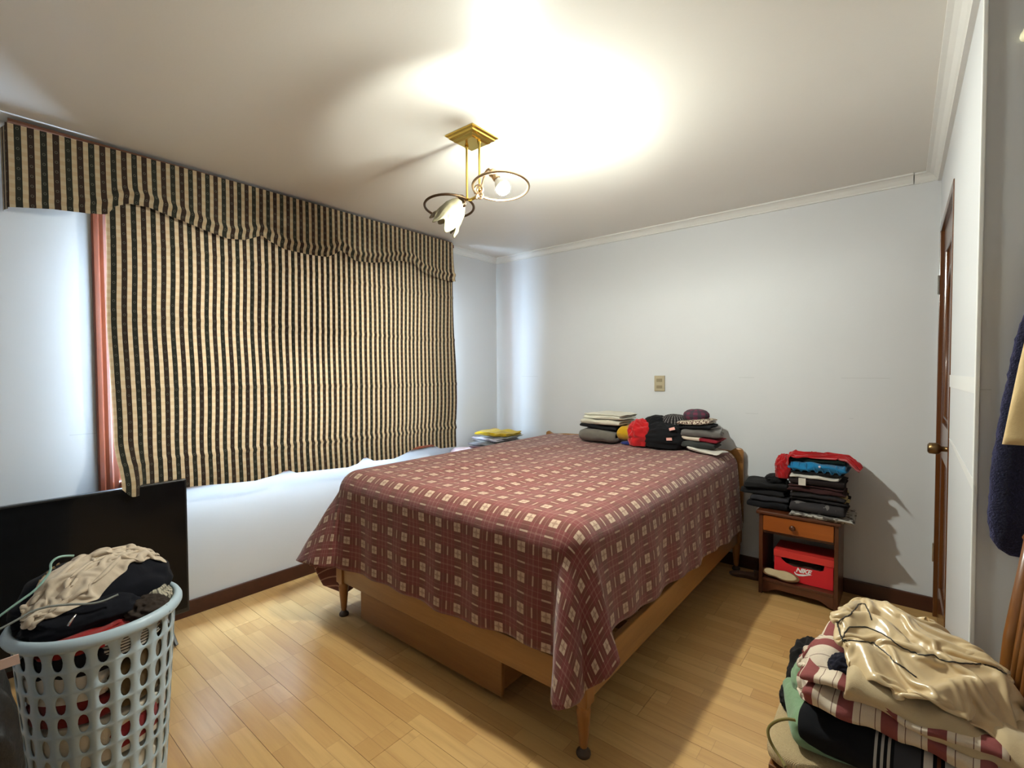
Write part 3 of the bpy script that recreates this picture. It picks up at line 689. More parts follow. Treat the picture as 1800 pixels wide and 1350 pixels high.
def stripes(t, q, per, duty, c1, c2, off=0.0): return t.mix(t.M('LESS_THAN', t.M('FRACT', t.M('ADD', t.M('DIVIDE', q, per), 50+off)), duty), c1, c2)

# ================================================================ TELEVISION
TX = .215
tr_ = hit(328, 848, 0, TX); tb_ = hit(332, 1094, 0, TX)
y1t = tr_.y; y0t = y1t-1.115; zt1, zt0 = .797, .118
tv = thing('television', 'large flat black television standing on the floor against the window wall', 'television', (TX-.03, (y0t+y1t)/2, 0))
m_bez = plain('black_bezel_plastic', (.012, .012, .013), .35); t = NT('black_screen_glass'); t.col((.006, .006, .007)); t.set(Roughness=.12); t.b.inputs['Specular IOR Level'].default_value = .25; m_scr = t.m
MB().box(TX-.028, TX, y0t, y1t, zt0, zt1).build('bezel', m_bez, tv, bevel=.004)
MB().box(TX, TX+.0015, y0t+.009, y1t-.009, zt0+.022, zt1-.009).build('screen', m_scr, tv)
MB().box(TX-.062, TX-.028, y0t+.15, y1t-.15, zt0+.05, zt0+.42).build('rear_housing', m_bez, tv, bevel=.01)
for yy in (y1t-.105, y0t+.105):
    MB().tube([(TX-.015, yy, zt0+.005), (TX+.085, yy+.022, .008)], [.016, .009], 6).build('foot', plain('foot_plastic', (.03, .026, .024), .4), tv, smooth=False)
    MB().tube([(TX-.02, yy, zt0+.005), (TX-.12, yy+.02, .008)], [.016, .009], 6).build('foot', plain('foot_plastic', (.03, .026, .024), .4), tv, smooth=False)

# ================================================================ LAUNDRY BASKET
BC = Vector((1.135, -3.145, 0)); BH = .615
def brad(z): return .150+.038*(z/.6)
NC, NR, ZP = 24, 8, .0612
m_bask = plain('pale_blue_plastic', srgb(176, 194, 206), .38); m_bask.node_tree.nodes['Principled BSDF'].inputs['Subsurface Weight'].default_value = 0
bk = thing('laundry_basket', 'pale blue plastic laundry basket with oval holes, full of clothes', 'basket', BC)
mb = MB(); ztop = .594; z_low = ztop-NR*ZP
def bpt(th, z): r = brad(z); return (BC.x+r*math.cos(th), BC.y+r*math.sin(th), z)
for i in range(NC):
    for j in range(NR):
        t0, t1 = 2*PI*i/NC, 2*PI*(i+1)/NC; za, zb_ = z_low+j*ZP, z_low+(j+1)*ZP; tc, zc = (t0+t1)/2, (za+zb_)/2
        sq = []
        for k in range(4): sq.append((t0+(t1-t0)*k/4, za))
        for k in range(4): sq.append((t1, za+(zb_-za)*k/4))
        for k in range(4): sq.append((t1-(t1-t0)*k/4, zb_))
        for k in range(4): sq.append((t0, zb_-(zb_-za)*k/4))
        el = []
        for a, z in sq:
            an = math.atan2((z-zc)/(zb_-za), (a-tc)/(t1-t0)); el.append((tc+.265*(t1-t0)*math.cos(an), zc+.43*(zb_-za)*math.sin(an)))
        vs = [bpt(*q) for q in sq]+[bpt(*q) for q in el]
        mb.add(vs, [(k, (k+1) % 16, 16+(k+1) % 16, 16+k) for k in range(16)])
for za, zb_ in ((.012, z_low), (ztop, .612)):
    mb.grid(lambda a, b: bpt(2*PI*a, za+(zb_-za)*b), NC*4, 2, cu=True)
bo = mb.build('basket_body', m_bask, bk, smooth=True)
bm = bmesh.new(); bm.from_mesh(bo.data); bmesh.ops.remove_doubles(bm, verts=bm.verts, dist=.0006); bmesh.ops.recalc_face_normals(bm, faces=bm.faces); bm.to_mesh(bo.data); bm.free()
q_ = bo.modifiers.new('solid', 'SOLIDIFY'); q_.thickness = .003; q_.offset = 0
MB().lathe([(.182, .590), (.193, .592), (.204, .596), (.2075, .602), (.2075, .612), (.202, .622), (.194, .627), (.186, .624), (.183, .612)], BC, 72, cap=False).build('rim', m_bask, bk, smooth=True)
MB().lathe([(.0, .004), (.148, .004), (.152, .012), (.148, .016), (.0, .016)], BC, 48, cap=False).build('basket_floor', m_bask, bk)
def bpos(dx, dy, z): return (BC.x+dx, BC.y+dy, z)
LG = 'clothes in the laundry basket'
heap('bed_sheet', 'white bed sheet bunched in the bottom of the laundry basket', 'sheet', LG, FB(226, 220, 206), bpos(0, 0, .02), .175, .175, .25, seed=3, clamp=True, freq=3)
heap('shirt', 'off-white shirt showing through the middle holes of the basket', 'shirt', LG, FB(216, 206, 188), bpos(.005, -.005, .245), .195, .195, .14, seed=5, clamp=True, freq=3)
heap('red_shirt', 'dark red shirt showing through the left holes of the basket', 'shirt', LG, FB(122, 26, 28), bpos(.085, -.07, .375), .10, .105, .075, seed=6, clamp=True)
heap('rolled_garment', 'red garment low on the right side inside the basket', 'shirt', LG, FB(140, 24, 32), bpos(.115, .055, .262), .075, .08, .075, seed=16, clamp=True)
heap('trousers', 'olive brown trousers showing through the right holes of the basket', 'trousers', LG, FB(92, 72, 40), bpos(.085, .075, .380), .115, .11, .165, seed=7, clamp=True, rz=.6)
heap('vest', 'white vest showing through the upper left holes of the basket', 'vest', LG, FB(214, 206, 194), bpos(.08, -.085, .44), .115, .10, .08, seed=8, clamp=True)
heap('black_vest', 'black top under the rim on the left of the basket', 'top', LG, FB(26, 26, 34), bpos(.085, -.075, .512), .115, .105, .065, seed=9, clamp=True)
heap('striped_jumper', 'black and white striped top under the basket rim', 'top', LG, pattern_cloth('bw_stripe_cloth', lambda t, x: stripes(t, x[1], .016, .4, srgb(200, 194, 184), srgb(40, 38, 40))), bpos(.105, .04, .535), .095, .075, .058, seed=11, clamp=True)
heap('red_knit', 'bright red knitted jumper lying in the top of the basket', 'jumper', LG, FB(150, 22, 18), bpos(.06, -.03, .565), .11, .13, .05, seed=12, clamp=True, amp=.3)
heap('brown_jumper', 'dark brown top at the front right of the basket opening', 'top', LG, FB(52, 42, 36), bpos(.085, .095, .585), .07, .055, .055, seed=13, clamp=True, amp=.4)
heap('grey_striped_sock', 'pale grey striped sock bundle at the right inside the basket rim', 'socks', LG, pattern_cloth('grey_stripe_cloth', lambda t, x: stripes(t, x[0], .012, .3, srgb(184, 176, 156), srgb(96, 92, 84))), bpos(.015, .130, .585), .055, .045, .065, seed=14, clamp=True, amp=.35)
# navy jacket draped across the top, gold laurel embroidery
nj = thing('navy_jacket', 'dark navy jacket with gold laurel embroidery heaped on the laundry basket', 'jacket', bpos(-.06, .01, .60))
heap_mb(bpos(-.065, .005, .60), .125, .185, .155, seed=21, clamp=True, amp=.16, freq=1.5, sag=.1).build('jacket_cloth', FB(17, 18, 27, var=.4), nj, smooth=True, sub=1)
heap_mb(bpos(.045, -.045, .595), .075, .125, .085, seed=23, clamp=True, amp=.2, freq=1.6).build('jacket_sleeve', FB(17, 18, 27, var=.4), nj, smooth=True, sub=1)
# gold laurel sprays on the jacket
gm = MB(); gc = [hit(px, py, 0, BC.x-.02) for px, py in ((70, 1022), (80, 1008), (92, 998), (105, 990), (120, 985))]
def leaf(mb, p, d, nrm, L, wd):
    d = Vector(d).normalized(); nrm = Vector(nrm).normalized(); s = d.cross(nrm).normalized(); p = Vector(p)
    mb.add([p, p+d*L*.5+s*wd, p+d*L, p+d*L*.5-s*wd, p+d*L*.5+nrm*.002], [(0, 1, 4), (1, 2, 4), (2, 3, 4), (3, 0, 4), (0, 3, 2, 1)])
def jac_top(px, py):      # a point on the jacket cloth under that direction
    dg = bpy.context.evaluated_depsgraph_get(); d = _f+_r2*((px-900)/FPX)-_u2*((py-675)/FPX)
    for o in nj.children:
        mw = Matrix.Translation(nj.location); ev = o.evaluated_get(dg)
        ok, loc, n, _ = ev.ray_cast(CAM-nj.location, d.normalized())
        if ok: return loc+nj.location, n
    return None
bpy.context.view_layer.update()
base_pts = [(70, 1028), (75, 1018), (82, 1009), (90, 1001), (99, 995), (108, 990), (117, 986), (126, 982)]
for i, q in enumerate(base_pts):
    r_ = jac_top(*q)
    if r_ is None: continue
    p_, n_ = r_; nx_ = base_pts[min(i+1, 7)]; tdir = (hit(*nx_, 0, p_.x)-hit(*q, 0, p_.x)) if i < 7 else Vector((0, 1, .3))
    tdir = (tdir-n_*tdir.dot(n_)).normalized(); sd = n_.cross(tdir)
    for s_ in (1, -1): leaf(gm, p_+n_*.002, tdir*.6+sd*s_, n_, .020, .0045)
if gm.v: gm.build('laurel_embroidery', metal('gold_thread', srgb(170, 140, 82), .5), nj)
# cream blouse lying over the jacket, follows it by ray casting downwards
def surf_z(objs, x, y, dflt):
    dg = bpy.context.evaluated_depsgraph_get(); best = dflt
    for o in objs:
        off = Vector(o.location)+(Vector(o.parent.location) if o.parent else Vector()); ev = o.evaluated_get(dg)
        ok, loc, n, _ = ev.ray_cast(Vector((x, y, 3))-off, Vector((0, 0, -1)))
        if ok: best = max(best, (loc+off).z)
    return best
def laid_mb(objs, spine, width, seed=0, amp=.012, nu=60, nv=22, lift=.004, dflt=.5, fq=1.0, droop=.0):
    """cloth strip lying along a plan polyline over the given objects, crumpled"""
    sp = [Vector((*q, 0)) for q in spine]; ls = [0]
    for a, b in zip(sp, sp[1:]): ls.append(ls[-1]+(b-a).length)
    def pt(a, b):
        s = ls[-1]*a; x = interp(ls, [q.x for q in sp], s); y = interp(ls, [q.y for q in sp], s)
        x2 = interp(ls, [q.x for q in sp], s+.01)-interp(ls, [q.x for q in sp], s-.01); y2 = interp(ls, [q.y for q in sp], s+.01)-interp(ls, [q.y for q in sp], s-.01)
        L = math.hypot(x2, y2) or 1; wl = width(a)*(1+.25*nz(a*6, seed, 2+(b > .5)))
        o = (b-.5)*wl+.012*nz(a*5, seed, 7); px, py = x-y2/L*o, y+x2/L*o
        z = surf_z(objs, px, py, dflt)+lift
        k = math.sin(PI*min(1, max(0, b)))**.5
        r = 1-2*abs(nz(a*9*fq+seed, b*2.2, seed)); r2 = 1-2*abs(nz(a*4*fq, b*5*fq+seed, 4))
        z += k*amp*(1.1+r*.8+r2*.7)
        return (px, py, z)
    return MB().grid(pt, nu, nv, uv=lambda a, b: (a*ls[-1], b*.2))
jo = list(nj.children)[:2]
def ray_base(objs, x0, x1, y0, y1, n, dflt, blur=0):
    X_, Y_ = np.linspace(x0, x1, n), np.linspace(y0, y1, n); Z_ = np.array([[surf_z(objs, a, b, dflt) for b in Y_] for a in X_]); return grid_base(Z_, X_, Y_)
bjb = ray_base(jo, BC.x-.28, BC.x+.22, BC.y-.28, BC.y+.28, 36, .60)
def bl_place(u, v):
    # spine from the camera-near left of the heap to its far right
    s = u+.5; px = BC.x+np.interp(s, [0, .3, .6, 1], [.055, .02, -.045, -.075]); py = BC.y+np.interp(s, [0, .3, .6, 1], [-.165, -.08, .03, .165])
    wd = np.interp(s, [0, .12, .35, .55, .75, 1], [.05, .10, .15, .15, .10, .07]); px = px+v*wd*.85; py = py+v*wd*.25
    return px, py, bjb(px, py)+.012
BP = crumple(.46, .32, 72, 44, bl_place, bjb, None, steps=34, iters=6, seed=4, noise_amp=.013, nfreq=4.6, bend=.2, g=.0005, fric=.8, damp=.85)
BP[..., 2] += .003
tag(cloth_mb(BP).build('cream_blouse', FB(214, 196, 174, var=.12), smooth=True, solid=.002, soff=1, sub=1), 'crumpled cream blouse lying on top of the navy jacket in the basket', 'blouse')
# hangers
def hanger(nm, label, mat, pts, r):
    return tag(MB().tube(smooth_path(pts), r, 8).build(nm, mat, smooth=True), label, 'hanger', 'hangers in the laundry basket')
m_mint = plain('mint_plastic', srgb(142, 178, 166), .35); m_gwire = plain('grey_plastic', srgb(132, 136, 132), .4)
def hp_(px, py, x): return hit(px, py, 0, x)
hx = BC.x+.02
hanger('coat_hanger', 'mint green plastic coat hanger with its hook over the navy jacket', m_mint, [hp_(-30, 1105, hx), hp_(30, 1060, hx), hp_(65, 1036, hx-.01), hp_(90, 1003, hx-.03), hp_(88, 993, hx-.035), hp_(93, 985, hx-.04), hp_(103, 979, hx-.045), hp_(116, 977, hx-.05), hp_(130, 977, hx-.05)], .0032)
hanger('coat_hanger', 'grey plastic coat hanger sticking out of the basket below the blouse', m_gwire, [hp_(-30, 1120, hx+.06), hp_(20, 1096, hx+.06), hp_(64, 1069, hx+.055), hp_(120, 1062, hx+.075), hp_(170, 1062, hx+.10), hp_(208, 1045, hx+.10)], .0032)
# metal clip of the hanger
tag(MB().tube([hp_(120, 1100, hx+.12), hp_(126, 1090, hx+.12), hp_(134, 1080, hx+.115)], [.004, .003, .002], 6).build('hanger_clip', m_steel, smooth=True), 'small silver metal clip lying on the red jumper in the basket', 'clip')

# ================================================================ BLACK BAG at the left edge
bgp = thing('plastic_bag', 'crumpled dark grey plastic bag with a pale tag beside the laundry basket', 'bag', (1.33, -3.43, 0))
t = NT('dark_plastic_film'); t.col((.014, .013, .013)); t.set(Roughness=.5); t.bump(t.noise(t.coord('Object'), 22, 4, .6), .5, .012); m_bag = t.m
bgo = heap_mb((1.35, -3.425, 0), .095, .092, .70, seed=31, amp=.16, freq=2.0, nv=40, ex=.6).build('bag_body', m_bag, bgp, smooth=True, sub=1)
bpy.context.view_layer.update()
def cast(o, off, px, py):
    d = (_f+_r2*((px-900)/FPX)-_u2*((py-675)/FPX)).normalized(); ok, loc, n, _ = o.evaluated_get(bpy.context.evaluated_depsgraph_get()).ray_cast(CAM-off, d)
    return (loc+off, n) if ok else None
tgp = cast(bgo, Vector(bgp.location), 14, 1168); tx = (tgp[0].x if tgp else 1.43)+.012
q4 = [hit(px, py, 0, tx) for px, py in ((-14, 1166), (33, 1150), (36, 1166), (-14, 1183))]; q5 = [v-Vector((.003, 0, 0)) for v in q4]
MB().add(q4+q5, [(0, 1, 2, 3), (7, 6, 5, 4), (0, 4, 5, 1), (1, 5, 6, 2), (2, 6, 7, 3), (3, 7, 4, 0)]).build('paper_tag', plain('pink_paper', srgb(196, 170, 160), .7), bgp)

# ================================================================ NIGHTSTANDS
m_ns = wood('dark_nightstand_wood', srgb(92, 48, 24), srgb(58, 26, 14), 2, .35, coat=.2); m_nsx = wood('dark_nightstand_rail', srgb(92, 48, 24), srgb(58, 26, 14), 0, .35, coat=.2)
m_nsd = wood('honey_drawer_wood', srgb(164, 86, 28), srgb(122, 58, 16), 0, .32, coat=.3)
def nightstand(label, x0, x1, y0, y1):
    n = thing('nightstand', label, 'nightstand', ((x0+x1)/2, (y0+y1)/2, 0), 'nightstands beside the bed')
    for x in (x0+.006, x1-.026): MB().box(x, x+.020, y0+.012, y1, 0, .478).build('side_panel', m_ns, n, bevel=.002)
    MB().box(x0-.008, x1+.008, y0-.006, y1, .480, .500).build('top', m_nsx, n, bevel=.006, segs=3)
    d = MB().box(x0+.028, x1-.028, y0+.006, y0+.024, .384, .476).build('drawer', m_nsd, n, bevel=.003)
    kb = MB().lathe([(.009, 0), (.008, .010), (.015, .018), (.016, .025), (.010, .031), (.003, .032)], ((x0+x1)/2-.02, y0+.006, .430), 16, axis=(0, -1, 0)).build('knob', m_ns, n, smooth=True)
    kb.parent = d
    MB().box(x0+.027, x1-.027, y0+.026, y1-.004, .366, .380).build('drawer_runner', m_nsx, n)
    MB().box(x0+.027, x1-.027, y0+.014, y1-.004, .078, .094).build('shelf', m_nsx, n, bevel=.002)
    xs = np.linspace(x0+.027, x1-.027, 21); pl = [(x0+.027, .077), (x0+.027, .012)]
    pl += [(x, .012+.030*sstep(.0, .22, (x-xs[0])/(xs[-1]-xs[0]))*sstep(0, .22, (xs[-1]-x)/(xs[-1]-xs[0]))) for x in xs[1:-1]]+[(x1-.027, .012), (x1-.027, .077)]
    MB().prism(pl, 1, y0+.014, y0+.030).build('apron', m_nsx, n)
    return n
NX0, NX1, NY0, NY1 = 2.362, 2.768, -.348, -.022
nightstand('dark wooden nightstand with honey drawer front, right of the bed', NX0, NX1, NY0, NY1)
nightstand('matching nightstand in the corner behind the bed, under folded clothes', .09, .50, -.62, -.12)
# shoe box with lettering and swoosh
m_red = plain('red_card', srgb(206, 30, 40), .5); m_red2 = plain('orange_red_card', srgb(206, 52, 46), .5); m_wht = plain('white_print', (.85, .83, .8), .5); m_blk = plain('dark_inside', (.02, .012, .01), .8)
sbx = thing('shoe_box', 'red cardboard shoe box with white lettering on the nightstand shelf', 'box', (2.588, -.19, .094))
bx0, bx1, by0_, by1_ = 2.442, 2.735, -.285, -.09
poly = [(bx0, .096), (bx1, .096), (bx1, .232), (bx1-.040, .232), (bx1-.046, .196), (bx1-.06, .190), (bx0+.10, .184), (bx0+.060, .196), (bx0+.038, .214), (bx0+.032, .232), (bx0, .232)]
MB().prism(poly, 1, by0_, by0_+.004).build('front_panel', m_red, sbx)
MB().box(bx0, bx0+.004, by0_+.004, by1_, .096, .232).box(bx1-.004, bx1, by0_+.004, by1_, .096, .232).box(bx0+.004, bx1-.004, by1_-.004, by1_, .096, .232).box(bx0+.004, bx1-.004, by0_+.004, by1_-.004, .096, .100).build('box_sides', m_red, sbx)
MB().box(bx0-.003, bx1+.003, by0_-.003, by1_+.003, .262, .266).box(bx0-.003, bx1+.003, by0_-.005, by0_-.002, .228, .262).box(bx0-.003, bx0-.0005, by0_-.002, by1_, .228, .262).box(bx1+.0005, bx1+.003, by0_-.002, by1_, .228, .262).build('box_lid', m_red2, sbx)
fc = bpy.data.curves.new('lettering', 'FONT'); fc.body = 'NIKE'; fc.size = .036; fc.shear = .32; fc.offset = .0012; fc.extrude = .0006; fc.space_character = .92
fo = bpy.data.objects.new('tmp', fc); COL.objects.link(fo); bpy.context.view_layer.update()
me = bpy.data.meshes.new_from_object(fo.evaluated_get(bpy.context.evaluated_depsgraph_get())); bpy.data.objects.remove(fo)
me.materials.clear(); me.materials.append(m_wht); me.transform(Matrix.Rotation(PI/2, 4, 'X'))
lt = bpy.data.objects.new('lettering', me); COL.objects.link(lt); lt.parent = sbx; lt.location = Vector((2.553, by0_-.0008, .158))-sbx.location
sw_pts = [(0, .010), (.008, .0), (.022, -.004), (.045, .000), (.090, .018), (.040, .010), (.020, .006), (.010, .008), (.003, .018)]
MB().prism([(2.545+a, .140+b) for a, b in sw_pts], 1, by0_-.0016, by0_-.0002).build('swoosh_mark', m_wht, sbx)
tag(heap_mb((2.588, -.19, .101), .115, .07, .115, seed=41, amp=.4).build('trainer', FB(70, 48, 38), smooth=True), 'dark brown shoe inside the open red shoe box', 'shoe')
# slippers
def slipper(name, label, c, L, wd, rz, m1, m2):
    s = thing(name, label, 'slipper', c, 'slippers'); T = xf(c, rz)
    def outl(k, sc, z): 
        return [T(sc*L/2*math.cos(a), sc*wd/2*math.sin(a)*(1-.28*math.exp(-((math.cos(a)+.25)/.35)**2)), z) for a in np.linspace(0, 2*PI, 37)[:-1]]
    mb = MB(); n = 36; vs = outl(0, .97, 0)+outl(0, 1, .006)+outl(0, 1, .014)+outl(0, .93, .018)
    mb.add(vs, [(i*n+k, i*n+(k+1) % n, (i+1)*n+(k+1) % n, (i+1)*n+k) for i in range(3) for k in range(n)]+[tuple(range(n))[::-1], tuple(3*n+k for k in range(n))]); mb.build('sole', m1, s, smooth=False)
    mb = MB(); vs = outl(0, .86, .0182)+outl(0, .82, .0215); mb.add(vs, [(k, (k+1) % n, n+(k+1) % n, n+k) for k in range(n)]+[tuple(n+k for k in range(n))]); mb.build('insole', m2, s)
    def strap(a, b):
        th = PI*a; w0 = wd/2*1.0; return T(L*.10+L*.16*b, w0*math.cos(th), .016+.030*math.sin(th)*(1-.2*b))
    return s, strap
m_tan = FB(128, 92, 58); m_cr = FB(196, 176, 140)
s1, _ = slipper('slipper', 'tan slipper with cream insole on the nightstand shelf beside the red box', (2.478, -.330, .0945), .20, .062, -.06, m_tan, m_cr)
s1.rotation_euler = (.95, 0, 0); s1.location.z = .122; s1.location.y = -.305
s2, stp = slipper('slipper', 'brown slipper on the floor between the bed and the nightstand', (2.275, -.14, 0), .24, .10, .25, FB(84, 56, 40), FB(110, 76, 56))
MB().grid(stp, 14, 6).build('strap', FB(84, 56, 40), s2, smooth=True, solid=.004)

# ================================================================ CLOTHES ON THE RIGHT NIGHTSTAND
def Yx(px, y): return hit(px, 860, 1, y).x
G1 = 'folded clothes on the right nightstand'
z = .5005; yb = -.185
bx = 2.395
for i, (h, w, d, dx, lab) in enumerate([(.045, .22, .25, .01, 'black folded jeans at the bottom of the left pile on the nightstand'), (.030, .20, .24, .015, 'charcoal folded top second from the bottom of the nightstand pile'), (.040, .23, .25, -.02, 'faded black folded trousers third up in the nightstand left pile'), (.034, .24, .24, -.012, 'black folded shirt on top of the nightstand left pile')]):
    folded('folded_clothing', lab, 'clothes', G1, FB(*[(24, 23, 26), (48, 47, 52), (32, 31, 33), (22, 21, 22)][i], var=.3), (bx+dx, yb, z), w, d, h, n=2, seed=50+i, rz=.04*(i-1)); z += h+.001
heap('sock_bundle', 'black rolled sock bundle beside the red garment on the nightstand pile', 'socks', G1, FB(26, 25, 27), (2.43, -.20, z), .055, .06, .045, seed=56)
z = .5005; rx_ = 2.655
pale = pattern_cloth('grey_white_print', lambda t, x: t.mix(t.M('GREATER_THAN', t.noise(t.coord('Object'), 38, 3), .52), srgb(172, 168, 160), srgb(84, 80, 76)))
folded('folded_clothing', 'grey and white patterned garment hanging out under the right nightstand pile', 'clothes', G1, pale, (rx_+.02, -.215, z), .30, .30, .022, n=2, seed=60, amp=.010, jag=.03); z += .023
graph = pattern_cloth('charcoal_graphic', lambda t, x: t.mix(t.M('GREATER_THAN', t.noise(t.coord('Object'), 16, 3), .60), srgb(46, 44, 46), srgb(110, 106, 104)))
folded('folded_clothing', 'charcoal sweatshirt with a faded print low in the right nightstand pile', 'clothes', G1, graph, (rx_, -.195, z), .27, .29, .062, n=2, seed=61, amp=.008); z += .063
cre = pattern_cloth('cream_edged_black', lambda t, x: stripes(t, x[1], .19, .5, srgb(206, 188, 134), srgb(30, 28, 30)))
folded('folded_clothing', 'black garment with cream yellow folded edges in the nightstand pile', 'clothes', G1, cre, (rx_+.005, -.19, z), .27, .28, .046, n=4, seed=62, amp=.004, jag=.012); z += .047
folded('folded_clothing', 'dark maroon folded trousers in the middle of the nightstand pile', 'clothes', G1, FB(58, 32, 32, var=.35), (rx_-.01, -.19, z), .27, .28, .046, n=3, seed=63); z += .047
folded('folded_clothing', 'very dark brown folded top above the maroon trousers', 'clothes', G1, FB(34, 24, 24), (rx_-.005, -.19, z), .26, .27, .034, n=2, seed=64); z += .035
wt = thing('folded_clothing', 'thin white garment with a white care tag in the nightstand pile', 'clothes', (rx_, -.20, z), G1)
folded_mb((rx_-.01, -.19, z), .25, .28, .020, n=2, seed=65, amp=.009, jag=.02).build('folded_cloth', FB(206, 200, 190), wt, smooth=True, sub=1)
MB().box(rx_-.085, rx_-.05, -.346, -.343, z-.035, z+.006).build('care_tag', FB(214, 208, 196), wt); z += .021
folded('folded_clothing', 'black folded vest under the blue cardigan', 'clothes', G1, FB(24, 23, 25), (rx_, -.185, z), .25, .26, .022, n=2, seed=66); z += .023
bl_ = thing('blue_cardigan', 'bright blue ruffled cardigan near the top of the nightstand pile', 'cardigan', (rx_, -.20, z), G1)
m_blue = FB(24, 118, 168, var=.3)
folded_mb((rx_, -.19, z), .27, .26, .045, n=2, seed=67, amp=.012, jag=.03).build('folded_cloth', m_blue, bl_, smooth=True, sub=1)
rf = [(rx_-.13+.26*k/60, -.325-.010*math.sin(k*.75), z+.012+.016*math.sin(k*.75+1.2)+.006*nz(k*.2, 0, 1)) for k in range(61)]
mbr = MB().grid(lambda a, b: (rf[int(a*60)][0], rf[int(a*60)][1]+.018*b, rf[int(a*60)][2]+.020*b), 60, 3); mbr.build('ruffle', m_blue, bl_, smooth=True, solid=.003)
MB().lathe([(.005, 0), (.006, .003), (.002, .006)], (rx_+.015, -.340, z+.036), 10, axis=(0, -1, 0)).build('button', plain('pearl_button', (.7, .6, .7), .3), bl_)
zt_ = z+.046
go_ = folded('folded_clothing', 'dark green folded shirt under the red top', 'clothes', G1, FB(26, 42, 38), (rx_-.005, -.175, zt_), .27, .22, .026, n=2, seed=68)
zr = zt_+.027
rt = thing('red_shirt', 'bright red top sprawled over the nightstand pile', 'top', (rx_-.05, -.17, zr), G1)
def red_base(x, y):
    z_ = np.where(x < 2.515, zr-.075-.4*(2.515-x), zr); z_ = np.where((x > 2.785), zr-.9*(x-2.785), z_); return np.where(y < -.318, z_-.25, z_)
def red_place(u, v):
    x = 2.655+u*.40; y = -.20+v*.21+.02*np.sin(u*7); return x, y, np.maximum(red_base(x, y), zr-.09)+.012
RP = crumple(.47, .30, 70, 46, red_place, red_base, None, steps=40, iters=6, seed=7, noise_amp=.009, nfreq=3.4, bend=.25, g=.0007, fric=.8, damp=.85)
RP[..., 2] += .004
cloth_mb(RP).build('draped_cloth', FB(176, 16, 22, var=.3), rt, smooth=True, solid=.003, soff=1, sub=1)
heap_mb((2.478, -.215, zr-.140), .045, .07, .13, seed=69, amp=.3).build('sleeve', FB(168, 16, 22, var=.3), rt, smooth=True, sub=1)

# ================================================================ CLOTHES AT THE HEADBOARD
G2 = 'clothes heaped on the bed by the headboard'
zb = QZ+.009; yb = -.235
folded('grey_blanket', 'thick grey fleece folded at the left of the headboard heap', 'blanket', G2, FB(112, 106, 98, bump=.6), (1.285, yb-.01, zb), .29, .27, .095, n=2, seed=70, amp=.008, tight=.92, rz=.05)
folded('folded_clothing', 'black folded cloth between the grey fleece and white towels', 'clothes', G2, FB(24, 24, 27), (1.285, yb, zb+.096), .30, .27, .030, n=2, seed=71, amp=.009, tilt=-.08, rz=.06)
folded('white_towel', 'lower of two cream white towels in the headboard heap', 'towel', G2, FB(206, 200, 182), (1.31, yb+.005, zb+.127), .31, .28, .040, n=2, seed=72, amp=.006, rz=.05)
folded('white_towel', 'upper of two cream white towels topping the headboard heap', 'towel', G2, FB(214, 209, 192), (1.325, yb+.01, zb+.168), .31, .27, .042, n=3, seed=73, amp=.006, rz=-.03)
folded('yellow_shirt', 'mustard yellow folded shirt beside the red garment on the bed', 'shirt', G2, FB(196, 152, 24), (1.50, -.25, zb+.022), .12, .20, .105, n=2, seed=74, amp=.012)
heap('blue_cloth', 'small royal blue cloth under the yellow shirt on the bed', 'cloth', G2, FB(34, 46, 112), (1.515, -.31, zb), .05, .045, .022, seed=75)
heap('red_hat', 'soft red garment slumped against the black hoodie on the bed', 'garment', G2, FB(186, 26, 30, var=.25), (1.595, -.30, zb), .078, .075, .175, seed=76, amp=.30, freq=1.5, rz=.3)
bh = thing('black_hoodie', 'black hoodie with two pink tags heaped in the middle of the bed head', 'hoodie', (1.75, -.25, zb), G2)
m_hood = FB(20, 20, 23, var=.4)
heap_mb((1.76, -.25, zb), .155, .115, .165, seed=77, amp=.22, freq=1.7).build('hoodie_body', m_hood, bh, smooth=True, sub=1)
heap_mb((1.685, -.22, zb+.10), .085, .08, .105, seed=78, amp=.2, freq=1.4).build('hood', m_hood, bh, smooth=True, sub=1)
for px, py, r_ in ((1181, 754, .3), (1176, 772, .1)):
    q = hit(px, py, 1, -.372); MB().add([(q.x+sx*.019*math.cos(r_)-sz*.009*math.sin(r_), q.y+dy, q.z+sz*.009*math.cos(r_)+sx*.019*math.sin(r_)) for dy in (0, .003) for sx, sz in ((-1, -1), (1, -1), (1, 1), (-1, 1))], [(0, 1, 2, 3), (7, 6, 5, 4), (0, 4, 5, 1), (1, 5, 6, 2), (2, 6, 7, 3), (3, 7, 4, 0)]).build('pink_tag', plain('pink_tag_paper', srgb(228, 168, 156), .6), bh)
patt = pattern_cloth('black_white_pattern', lambda t, x: t.mix(t.M('MULTIPLY', t.M('GREATER_THAN', t.M('SINE', t.M('MULTIPLY', x[0], 330)), .55), t.M('GREATER_THAN', t.M('SINE', t.M('MULTIPLY', x[1], 420)), .2)), srgb(26, 24, 27), srgb(176, 170, 166)))
heap('knitted_hat', 'black knitted hat with white pattern on top of the black hoodie', 'hat', G2, patt, (1.805, -.20, zb+.125), .10, .085, .095, seed=79, amp=.10, ex=.9)
z = zb; rx2 = 2.015
folded('white_cloth', 'white cloth at the bottom right edge of the headboard heap', 'cloth', G2, FB(218, 212, 200), (2.055, -.30, z), .20, .17, .020, n=2, seed=80, amp=.008, tilt=-.12, rz=-.15); z += .021
folded('folded_clothing', 'dark grey green folded garment low in the right of the headboard heap', 'clothes', G2, FB(58, 60, 58), (2.00, -.24, z), .21, .22, .042, n=2, seed=81, amp=.009); z += .043
crim = pattern_cloth('cream_crimson', lambda t, x: t.mix(t.M('GREATER_THAN', x[0], .0), srgb(206, 190, 172), srgb(124, 22, 36)))
